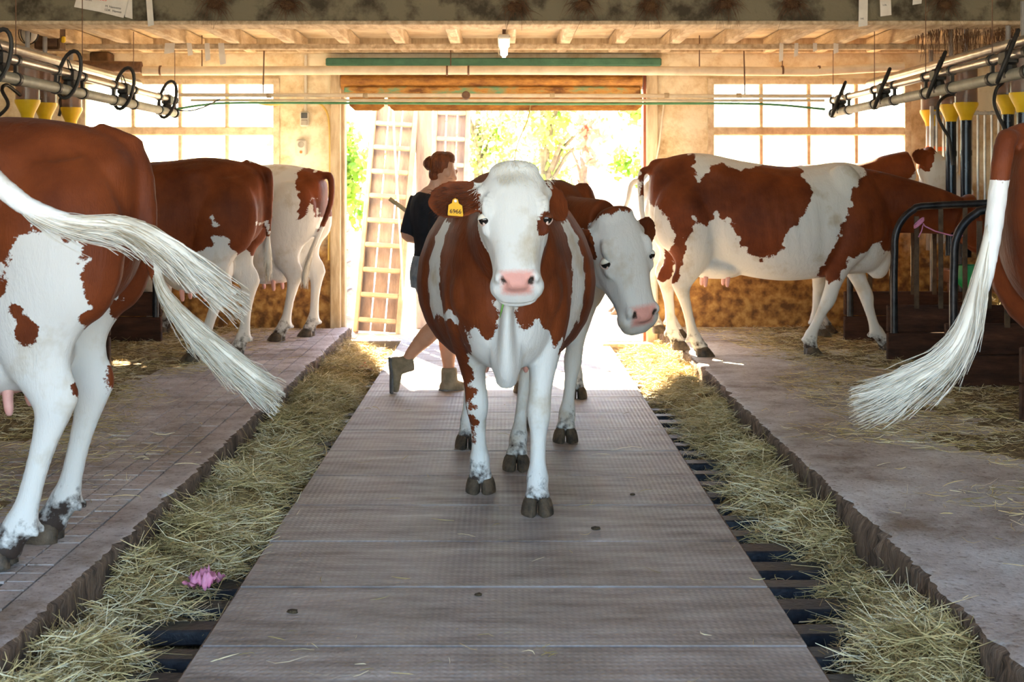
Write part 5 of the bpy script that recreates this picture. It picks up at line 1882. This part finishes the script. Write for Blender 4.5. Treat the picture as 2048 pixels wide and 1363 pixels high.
MB().cbox((0, 0, 0.15), (0.05, 0.05, 0.13), 0.004).build('strap', M_brown, t)
p = at(205, 118, 12.1)
o = MB().cbox((0, 0, 0), (0.16, 0.20, 0.11), 0.012).build('motor_box', M_wbox)
o.location = (p.x, 12.09, p.z)
tag(o, 'small dark box on the wall above the left window', 'box')

# ---- papers and name strips pinned under the beam
M_paper = mat('curled_white_paper', (0.74, 0.70, 0.64), (0.86, 0.84, 0.79), 9, 0.8)
M_ink = mat('black_print', (0.03, 0.03, 0.03), rough=0.8)
M_red = mat('red_print', (0.75, 0.08, 0.04), rough=0.8)


def text_mesh(body, size, m, parent, loc, rot):
    fc = bpy.data.curves.new('print', 'FONT')
    fc.body = body; fc.size = size; fc.extrude = 0.0005
    tmp = bpy.data.objects.new('print', fc); COL.objects.link(tmp)
    me = bpy.data.meshes.new_from_object(tmp.evaluated_get(bpy.context.evaluated_depsgraph_get()))
    bpy.data.objects.remove(tmp)
    me.materials.clear(); me.materials.append(m)
    o = link(bpy.data.objects.new('print', me), parent)
    o.location = loc; o.rotation_euler = rot
    return o


def paper(corners, d, label, name='paper_sheet', thick=0.0012):
    P = [at(u, v, d) for u, v in corners]
    c = sum(P, Vector()) / len(P)
    b = MB()
    n = len(P)
    V = [p - c for p in P] + [p - c + Vector((0, thick, 0)) for p in P]
    F = [tuple(range(n)), tuple(range(2 * n - 1, n - 1, -1))] + [(j, n + j, n + (j + 1) % n, (j + 1) % n) for j in range(n)]
    o = mesh_obj(name, V, F, M_paper)
    o.location = c
    tag(o, label, 'paper')
    return o


sh = paper([(148, 14), (158, -22), (262, -22), (247, 36), (200, 24)], 9.76, 'white printed sheet pinned to the beam at the upper left')
text_mesh('5323', 0.034, M_red, sh, Vector((-0.03, -0.002, 0.022)), (R(90), R(8), 0))
text_mesh('Planet', 0.026, M_ink, sh, Vector((-0.13, -0.002, 0.022)), (R(90), R(8), 0))
text_mesh('M. Nannette', 0.022, M_ink, sh, Vector((0.025, -0.002, -0.028)), (R(90), R(9), 0))
text_mesh('LDK  Nantes', 0.022, M_ink, sh, Vector((0.022, -0.002, -0.053)), (R(90), R(9), 0))
paper([(240, -20), (264, -20), (265, 38), (250, 34)], 9.78, 'second white sheet behind the printed one')
for i, (u0, v0, u1, v1, w, lb) in enumerate(((297, -15, 302, 53, 6, 'long paper strip crossing the beam at the upper left'), (340, 86, 338, 108, 10, 'broad paper tag hanging from the joists at the upper left'),
        (378, 86, 381, 112, 5, 'first of three white paper strips above the left window'), (414, 86, 416, 122, 5, 'middle of three white paper strips above the left window'), (442, 86, 446, 130, 6, 'last of three white paper strips above the left window'),
        (1727, -15, 1726, 54, 9, 'long paper strip crossing the beam at the upper right'), (1770, -20, 1772, 33, 11, 'wide curled paper tag on the beam at the upper right'), (1836, -20, 1834, 10, 9, 'paper stub at the very top right of the beam'),
        (1563, 86, 1562, 124, 4, 'left strip of paper over the right window'), (1593, 86, 1592, 114, 4, 'second strip of paper over the right window'), (1630, 86, 1630, 104, 4, 'third strip of paper over the right window'), (1672, 86, 1672, 108, 5, 'last strip of paper over the right window'))):
    dd = 9.76 if v0 < 0 else 11.315
    o = paper([(u0 - w, v0), (u0 + w, v0), (u1 + w, v1 - 3), (u1 - w, v1)], dd, lb, 'paper_strip')
    o['group'] = 'paper strips under the beam'
text_mesh('542', 0.016, M_ink, bpy.data.objects['paper_strip.005'], (-0.02, -0.002, -0.07), (R(90), 0, 0))
text_mesh('LOL', 0.016, M_ink, bpy.data.objects['paper_strip.006'], (-0.02, -0.002, -0.02), (R(90), 0, 0))

# ---- old swallow nests and straw tufts stuck along the beam
g = np.random.default_rng(31)
for i, (u, v, lb) in enumerate(((430, 8, 'left straw tuft on the beam'), (575, 10, 'second straw tuft from the left on the beam'), (1030, 14, 'straw tuft on the beam above the tube lamp'), (1165, 10, 'straw tuft on the beam just right of the lamp'), (1300, 12, 'straw tuft on the beam midway right'), (1450, 8, 'straw tuft on the beam above the right window edge'), (1585, 8, 'big straw tuft on the beam right of centre'), (1890, 8, 'straw tuft on the beam near the upper right corner'))):
    c = np.array(at(u, v, 9.78))
    hs = []
    for k in range(150):
        a = g.uniform(-1, 1); L = g.uniform(.03, .13)
        p = c + np.array([g.normal(0, .035), g.uniform(-.02, .02), g.normal(.02, .025)])
        dirv = np.array([a * 1.2, g.uniform(-.5, .1), g.uniform(-1, .5)]); dirv /= np.linalg.norm(dirv)
        q = np.linspace(0, 1, 5)[:, None]
        hs.append(p + dirv * L * q + np.array([0, 0, -0.06]) * q ** 2 * L * 8)
    V, F = ball((0, 0, 0), (0.055, 0.03, 0.035))
    o = mesh_obj('straw_tuft', [Vector(c) + v for v in V], F, M_wbox, None, True)
    tag(o, lb, 'straw tuft', 'straw tufts on the beam')
    strands('tuft_straw', hs, M_brown, o, 0.0022, seed=i)

# cobweb strands under the ceiling at the upper right
hs = []
for k in range(420):
    x = g.uniform(3.1, 4.1); yv = g.uniform(9.95, 10.6)
    p = np.array([x, yv, 2.5 - 0.0 * x])
    L = g.uniform(.05, .22)
    q = np.linspace(0, 1, 5)[:, None]
    hs.append(p + np.array([g.normal(0, .15), g.normal(0, .1), -1]) * L * q)
o = strands('hanging_hay', hs, MATS['rust_brown_iron'], None, 0.003, seed=77)
tag(o, 'fringe of dusty hay hanging through the ceiling at the upper right', 'hay', kind='stuff')

# ================================================================== hay, straw and litter
M_hay = mat('mixed_hay', (0.26, 0.20, 0.075), (0.66, 0.52, 0.25), 3, 0.75, lo=0.25, hi=0.58, c3=(0.76, 0.68, 0.46), island=0.55)
M_haybed = mat('packed_hay', (0.10, 0.065, 0.028), (0.36, 0.25, 0.10), 26, 0.9, 0.9, 90, stretch=(1, 0.5, 1))


def blades(name, P, direc, L, width, m, curve, seed, parent=None):
    """P centres, direc unit dirs, L lengths -> bent ribbons of three quads"""
    g = np.random.default_rng(seed)
    n = len(P)
    q = np.array([-0.5, -0.17, 0.17, 0.5])
    bend = g.normal(0, 1, (n, 3)) * curve
    S = P[:, None, :] + direc[:, None, :] * (L[:, None] * q)[:, :, None] + bend[:, None, :] * ((q * 2) ** 2)[None, :, None] * L[:, None, None]
    a = g.normal(0, 1, (n, 3))
    u = np.cross(direc, a); u /= np.linalg.norm(u, axis=1)[:, None]
    w = (width * g.uniform(.6, 1.5, n))[:, None, None] * u[:, None, :] * np.array([.6, 1, 1, .35])[None, :, None]
    V = np.stack([S - w, S + w], 2).reshape(-1, 3)
    base = (np.arange(n) * 8)[:, None]
    F = np.concatenate([np.stack([base[:, 0] + 2 * k, base[:, 0] + 2 * k + 1, base[:, 0] + 2 * k + 3, base[:, 0] + 2 * k + 2], -1) for k in range(3)])
    return np_mesh(name, V, F, m, parent, smooth=False)


def field(x, y, seed, sc):
    """smooth random bumps"""
    g = np.random.default_rng(seed)
    out = np.zeros_like(x)
    for k in range(14):
        a = g.uniform(0, math.tau); f = sc * g.uniform(.5, 2.2)
        out += np.sin((x * math.cos(a) * 1.0 + y * math.sin(a)) * f + g.uniform(0, 9)) / 14 ** .5
    return out


def gutter_hay(s, seed, heaps):
    xs = np.linspace(-0.205, 0.212, 16); ys = np.arange(3.35, 12.05, 0.03)
    X, Y = np.meshgrid(xs, ys)
    wall = s * X      # positive towards the platform

    def height(x, y):
        h = -0.075 + 0.030 * field(x, y, seed, 9.0) + 0.020 * field(x, y, seed + 1, 26) + 0.06 * np.clip(s * x / 0.2, -1, 1)
        h += 0.018 * np.cos(y * math.tau / 0.245)
        for (hx, hy, rx, ry, a) in heaps:
            h += a * np.exp(-((x - hx) / rx) ** 2 - ((y - hy) / ry) ** 2)
        h += 0.035 * np.clip((y - 6.2) / 3, 0, 1)
        return np.minimum(h, 0.075)
    Z = height(X, Y)
    n, m = X.shape
    idx = np.arange(n * m).reshape(n, m)
    F = np.stack([idx[:-1, :-1], idx[:-1, 1:], idx[1:, 1:], idx[1:, :-1]], -1).reshape(-1, 4)
    cx = s * (XA + XP) / 2
    o = np_mesh('gutter_hay', np.stack([X + cx, Y, Z - 0.012], -1).reshape(-1, 3), F, M_haybed)
    tag(o, 'loose hay lying over the %s gutter grate' % side_txt[s], 'hay', kind='stuff')
    g = np.random.default_rng(seed + 5)
    N = 26000
    x = g.uniform(-0.2, 0.205, N); y = 3.4 + 8.5 * g.uniform(0, 1, N) ** 1.35
    z = height(x, y)
    keep = z > -0.070 + 0.03 * g.normal(0, 1, N)
    x, y, z = x[keep], y[keep], z[keep]
    a = g.uniform(0, math.tau, len(x)); e = g.normal(0.02, 0.20, len(x))
    d = np.stack([np.cos(a) * np.cos(e), np.sin(a) * np.cos(e), np.sin(e)], -1)
    L = g.gamma(4, 0.028, len(x)).clip(.03, .26)
    P = np.stack([x + cx, y, z + 0.004 + np.abs(g.normal(0, .010, len(x))) + 0.3 * np.abs(d[:, 2]) * L], -1)
    hang = np.abs(P[:, 0] - cx) + np.abs(d[:, 0]) * L / 2
    L = np.where(hang > 0.235, L * 0.5, L)
    blades('hay_stalks', P, d, L, 0.0013, M_hay, 0.14, seed + 6, o)
    return o


gutter_hay(-1, 41, [(-0.10, 3.95, .16, .3, .09), (-0.05, 4.7, .2, .28, .06), (0, 5.45, .25, .4, .11), (0.0, 6.2, .25, .4, .12), (0.02, 6.95, .25, .25, .10), (0, 7.9, .25, .5, .09), (0, 9.0, .25, .6, .09), (0, 10.4, .25, .6, .07), (0.1, 4.35, .1, .2, -.07), (0.1, 3.75, .12, .12, -.08)])
gutter_hay(1, 51, [(0.12, 4.08, .18, .22, .15), (0.12, 5.6, .12, .2, .07), (0.1, 6.4, .15, .3, .07), (0.13, 7.1, .14, .3, .06), (0.15, 8.2, .12, .4, .06), (0, 9.4, .25, .4, .05), (0, 10.7, .25, .5, .06), (-0.12, 4.6, .12, .25, -.05), (-0.1, 5.2, .14, .3, -.05)])


def litter(name, label, N, xr, yr, dens, seed, z0, L0=0.09, width=0.0013):
    g = np.random.default_rng(seed)
    x = g.uniform(*xr, N); y = g.uniform(*yr, N)
    k = dens(x, y) > g.uniform(0, 1, N)
    x, y = x[k], y[k]
    a = g.uniform(0, math.tau, len(x)); e = g.normal(0, .06, len(x))
    d = np.stack([np.cos(a) * np.cos(e), np.sin(a) * np.cos(e), np.sin(e)], -1)
    P = np.stack([x, y, z0 + np.abs(g.normal(0.004, .006, len(x)))], -1)
    L = g.gamma(4, L0 / 4, len(x)).clip(.02, .25)
    o = blades(name, P, d, L, width, M_hay, 0.10, seed + 1)
    return tag(o, label, 'straw', kind='stuff')


def cover(s):
    def f(x, y):
        t = (np.abs(x) - 1.75) / 0.9 + 0.35 * field(x, y, 60 + s, 3.0)
        return np.clip(t, 0.012, 1)
    return f


litter('stall_straw', 'trodden straw bedding over the left stalls', 30000, (-3.6, -1.40), (4.4, 12.1), cover(-1), 71, ZP + 0.001)
litter('stall_straw', 'trodden straw bedding over the right stalls', 30000, (1.40, 3.6), (4.4, 12.1), cover(1), 73, ZP + 0.001)
litter('aisle_straw', 'few loose straws scattered on the aisle slabs', 900, (-0.88, 0.88), (3.7, 9.0), lambda x, y: np.clip(0.07 + 0.9 * np.exp(-((y - 4.1) / .16) ** 2) * (x < .15), 0, 1), 75, 0.002, 0.07, 0.0011)
# dirty bedding layer with ragged rim under the straw
M_bed = mat('soiled_bedding', (0.10, 0.062, 0.03), (0.26, 0.18, 0.09), 14, 0.95, 0.8, 60, c3=(0.36, 0.26, 0.13))
for s in (-1, 1):
    xs = np.linspace(1.72, 4.05, 60); ys = np.linspace(4.2, 12.15, 200)
    X, Y = np.meshgrid(xs, ys)
    t_ = (X - 2.02) / 0.7 + 0.45 * field(s * X, Y, 60 + s, 3.0) + 0.2 * field(s * X, Y, 63 + s, 11.0)
    Z = ZP - 0.02 + 0.028 * np.clip(t_, 0, 1) + 0.004 * field(X, Y, 90, 30)
    n, m = X.shape
    idx = np.arange(n * m).reshape(n, m)
    F = np.stack([idx[:-1, :-1], idx[:-1, 1:], idx[1:, 1:], idx[1:, :-1]], -1).reshape(-1, 4)
    if s < 0:
        F = F[:, ::-1]
    o = np_mesh('bedding', np.stack([s * X, Y, Z], -1).reshape(-1, 3), F, M_bed)
    tag(o, 'soiled bedding layer on the %s stall floor' % side_txt[s], 'bedding', kind='stuff')

# hay heaps in the feed passages
for s, y_, r, h, lb in ((1, 11.2, 0.42, 0.5, 'hay heap in the right feed passage by the bar rack'), (1, 9.6, 0.40, 0.32, 'hay heap behind the twine-tied divider'), (-1, 11.0, 0.40, 0.30, 'hay heap in the far left feed passage')):
    g = np.random.default_rng(int(y_ * 10))
    V, F = ball((0, 0, 0), (r * 0.55, r * 1.2, h), n=20)
    o = mesh_obj('hay_heap', [v + Vector((0, 0, 0.0)) for v in V if True], F, M_haybed, None, True)
    o.location = (s * 3.88, y_, ZP + 0.02)
    tag(o, lb, 'hay', kind='stuff')
    N = 1500
    th = g.uniform(0, math.tau, N); ph = np.arccos(g.uniform(0, 1, N))
    P = np.stack([r * .55 * np.sin(ph) * np.cos(th), r * 1.2 * np.sin(ph) * np.sin(th), h * np.cos(ph)], -1)
    d = g.normal(0, 1, (N, 3)) * np.array([1, 1, .5]); d /= np.linalg.norm(d, axis=1)[:, None]
    blades('hay_stalks', P, d, g.gamma(4, .03, N), 0.0018, M_hay, .15, 5, o)

# pink glove and red rag dropped in the left gutter
M_pink = mat('pink_rubber_glove', (0.62, 0.20, 0.34), (0.76, 0.32, 0.46), 20, 0.45)


def crumple(name, loc, size, m, seed, label, cat):
    g = np.random.default_rng(seed)
    n = 16
    u = np.linspace(-1, 1, n)
    X, Y = np.meshgrid(u, u)
    r = np.sqrt(X ** 2 + Y ** 2)
    k = 1 - 0.35 * (np.abs(np.sin(3 * np.arctan2(Y, X) + 0.7))) * (r > .3)
    Z = 0.35 * np.exp(-r ** 2 * 2) + 0.22 * field(X, Y, seed, 5) + 0.10 * field(X, Y, seed + 1, 11)
    V = np.stack([X * k * size[0], Y * k * size[1], Z * size[2]], -1).reshape(-1, 3)
    V2 = V - np.array([0, 0, 0.003])
    idx = np.arange(n * n).reshape(n, n)
    F = np.stack([idx[:-1, :-1], idx[:-1, 1:], idx[1:, 1:], idx[1:, :-1]], -1).reshape(-1, 4)
    o = np_mesh(name, np.concatenate([V, V2]), np.concatenate([F, F[:, ::-1] + n * n]), m)
    o.location = loc
    return tag(o, label, cat)


crumple('glove', tuple(at(408, 1166, 4.83) + Vector((0, 0, 0.012))), (0.062, 0.075, 0.09), M_pink, 3, 'crumpled pink rubber glove on the hay in the left gutter', 'glove')
crumple('rag', tuple(at(728, 738, 10.45)), (0.07, 0.08, 0.08), mat('faded_red_rag', (0.50, 0.10, 0.06), (0.62, 0.18, 0.10), 20, .8), 4, 'small red rag at the far end of the left gutter', 'rag')
# dung crumbs on the slabs
M_dung = mat('dry_dung', (0.035, 0.022, 0.012), (0.09, 0.06, 0.03), 30, 0.9, 0.8, 90)
for i, (u, v, r, lb) in enumerate(((1192, 1056, 0.015, 'larger dry dung crumb on the slab right of the front hoof'), (1265, 988, 0.010, 'tiny dung crumb on the slab towards the right gutter'), (957, 1188, 0.010, 'tiny dung crumb in the middle of the near slabs'), (585, 1222, 0.014, 'flat dung crumb near the left gutter'))):
    d = 1.376 * FPX / (v - 368)
    V, F = ball((0, 0, 0), (r * 1.3, r, r * .5), n=9)
    gg = np.random.default_rng(i)
    o = mesh_obj('dung_crumb', [v_ * (1 + gg.normal(0, .12)) for v_ in V], F, M_dung, None, True)
    o.location = at(u, v, d)
    tag(o, lb, 'dung', 'dung crumbs on the aisle')

# ================================================================== out in the yard
M_shadewood = mat('shade_darkened_board', (0.17, 0.15, 0.16), (0.27, 0.24, 0.25), 6, 0.85, 0.3, stretch=(3, 3, .5))  # wood tone darkened to stand in for shade under the eaves
M_rung = mat('worn_rung_wood', (0.30, 0.24, 0.18), (0.42, 0.35, 0.27), 8, 0.8)


def ladder(name, x0, x1, d0, d1, w, ztop, lbl, rung0, step, boards):
    """leaning elevator ladder: base at x0,d0 and top at x1,d1"""
    t = empty(name, (x0, d0, -0.02), lbl, 'ladder', 'ladders leaning outside')
    top = Vector((x1 - x0, d1 - d0, ztop))
    ax = top.normalized()
    sd = Vector((1, 0, 0)) - ax * ax.x; sd.normalize()
    nn_ = sd.cross(ax)
    M = Matrix(((sd.x, nn_.x, ax.x, 0), (sd.y, nn_.y, ax.y, 0), (sd.z, nn_.z, ax.z, 0), (0, 0, 0, 1)))
    L = top.length
    for k in (-1, 1):
        MB().cbox((k * w / 2, 0, L / 2), (0.045, 0.11, L), 0.008, M).build('side_rail', M_rung, t)
    z = rung0
    while z < L - 0.1:
        MB().cbox((0, 0.035, z), (w - 0.04, 0.04, 0.045), 0.008, M).build('rung', M_rung, t)
        z += step
    if boards:
        for k in range(3):
            MB().cbox((-w / 3 + w / 3 * k, -0.04, L / 2), (w / 3 - 0.012, 0.016, L - 0.05), 0.003, M).build('bed_board', M_shadewood, t)
    return t


ladder('wooden_elevator', -1.19, -1.00, 13.1, 13.75, 0.40, 2.9, 'wide wooden ladder with boarded back leaning outside the doorway on the left', 0.12, 0.238, True)
ladder('wooden_ladder', -0.62, -0.50, 14.4, 14.6, 0.34, 3.2, 'narrow second ladder behind the pale post outside', 0.25, 0.27, True)
o = MB().cbox((0, 0, 1.7), (0.16, 0.14, 3.4), 0.012).build('yard_post', M_shadewood)
o.location = (-0.775, 13.6, -0.02)
tag(o, 'pale square post between the two ladders outside', 'post')
P = [tuple(at(*q)) for q in ((786, 215, 13.46), (790, 300, 13.38), (796, 400, 13.27), (803, 520, 13.15), (806, 600, 13.06))]
o = MB().tube([Vector(q) for q in smooth_path(P, 5)], 0.010, 8).build('rope', M_white, None, True)
tag(o, 'pale rope hanging in front of the boarded ladder', 'rope')
P = [tuple(at(*q)) for q in ((1328, 205, 12.1), (1318, 290, 12.1), (1308, 340, 12.1), (1300, 400, 12.12))]
o = MB().tube([Vector(q) for q in smooth_path(P, 5)], 0.008, 8).build('rope', M_white, None, True)
tag(o, 'thin pale rope hanging down the right door jamb', 'rope')
P = [tuple(at(*q)) for q in ((1062, 205, 12.1), (1055, 240, 12.1), (1040, 275, 12.1), (1032, 300, 12.1), (1028, 330, 12.1))]
o = MB().tube([Vector(q) for q in smooth_path(P, 5)], 0.006, 6).build('rope', M_hay, None, True)
tag(o, 'frayed straw-coloured cord dangling in the doorway above the front cow', 'rope')
# stacked logs left of the ladder
M_log = mat('grey_log_bark', (0.20, 0.17, 0.15), (0.36, 0.32, 0.28), 9, 0.9, 0.5)
M_cut = mat('pale_log_end', (0.50, 0.42, 0.32), (0.62, 0.54, 0.42), 14, 0.85)
g = np.random.default_rng(12)
k = 0
for row in range(7):
    for c_ in range(4):
        x = -2.22 + c_ * 0.17 + 0.085 * (row % 2); z = 0.06 + row * 0.145
        r = g.uniform(.065, .082)
        b = MB().lathe([(r * .97, 0), (r, 0.03), (r * .98, 0.5), (r, 0.97), (r * .96, 1.0)], n=10, M=Matrix.Translation((x, 14.0 + g.uniform(-.05, .05), z)) @ Matrix.Rotation(R(-90), 4, 'X'))
        o = b.build('log', M_log)
        o.data.materials.append(M_cut)
        o.data.polygons[-1].material_index = 1
        o.data.polygons[-2].material_index = 1
        tag(o, 'grey split log in the woodpile outside left of the ladder', 'log', 'logs of the woodpile outside')
        k += 1

# trees and hedge beyond the yard
M_leafs = []
for nm, c1, c2 in (('sunlit_green_leaf', (0.20, 0.36, 0.04), (0.42, 0.54, 0.12)), ('pale_green_leaf', (0.30, 0.44, 0.09), (0.52, 0.60, 0.20)), ('reddish_leaf', (0.62, 0.26, 0.18), (0.74, 0.42, 0.30))):
    m = mat(nm, c1, c2, 0.8, 0.6, island=0.6)
    n_, l_ = m.node_tree.nodes, m.node_tree.links
    p_ = n_['Principled BSDF']
    tl = n_.new('ShaderNodeBsdfTranslucent')
    src = p_.inputs['Base Color'].links[0].from_socket
    l_.new(src, tl.inputs[0])
    mx = n_.new('ShaderNodeMixShader'); mx.inputs[0].default_value = 0.5
    l_.new(p_.outputs[0], mx.inputs[1]); l_.new(tl.outputs[0], mx.inputs[2])
    l_.new(mx.outputs[0], n_['Material Output'].inputs[0])
    M_leafs.append(m)
M_bark = mat('tree_bark', (0.12, 0.09, 0.06), (0.24, 0.19, 0.14), 8, 0.9, 0.5)


def tree(x, y, h, r, nleaf, li, seed, label, name='tree'):
    g = np.random.default_rng(seed)
    t = empty(name, (x, y, -0.05), label, 'tree' if name == 'tree' else 'bush', 'trees beyond the yard')
    th = h * 0.45
    b = MB()
    b.tube([(0, 0, 0), (0.05, 0, th * .5), (-0.03, 0.04, th), (0.02, 0, h * .8)], [h * .035, h * .028, h * .02, h * .008], 8)
    for k in range(6):
        a = g.uniform(0, math.tau); z = th * g.uniform(.5, 1.2)
        b.tube([(0, 0, z), (r * .35 * math.cos(a), r * .35 * math.sin(a), z + h * .14), (r * .7 * math.cos(a), r * .7 * math.sin(a), z + h * .22)], [h * .012, h * .008, h * .004], 6)
    b.build('trunk', M_bark, t, True)
    cl = np.stack([g.normal(0, r * .5, 26), g.normal(0, r * .5, 26), g.uniform(h * .22, h * .95, 26)], -1)
    P = cl[g.integers(0, 26, nleaf)] + g.normal(0, r * .22, (nleaf, 3))
    P[:, 2] = P[:, 2].clip(0.05, None)
    d = g.normal(0, 1, (nleaf, 3)); d /= np.linalg.norm(d, axis=1)[:, None]
    o = blades('foliage', P, d, g.uniform(.08, .17, nleaf), 0.034, M_leafs[li], .12, seed + 1, t)
    o['kind'] = 'stuff'
    return t


for i, (x, y, h, r, n, li, lb, nm) in enumerate((
        (-2.55, 21.0, 2.6, 0.62, 2200, 0, 'green bush outside left of the ladder, by the woodpile', 'bush'),
        (0.75, 25.0, 4.4, 1.0, 2400, 1, 'pale green tree beyond the doorway above the front cow', 'tree'),
        (2.3, 22.0, 3.6, 0.50, 1500, 0, 'green tree at the right side of the doorway view', 'tree'),
        (1.15, 20.0, 2.9, 0.30, 420, 2, 'reddish-leaved shrub in front of the pale tree', 'bush'),
        (-0.55, 30.0, 4.6, 0.9, 1900, 1, 'tree behind the pale post outside', 'tree'))):
    tree(x, y, h, r, n, li, 100 + i, lb, nm)
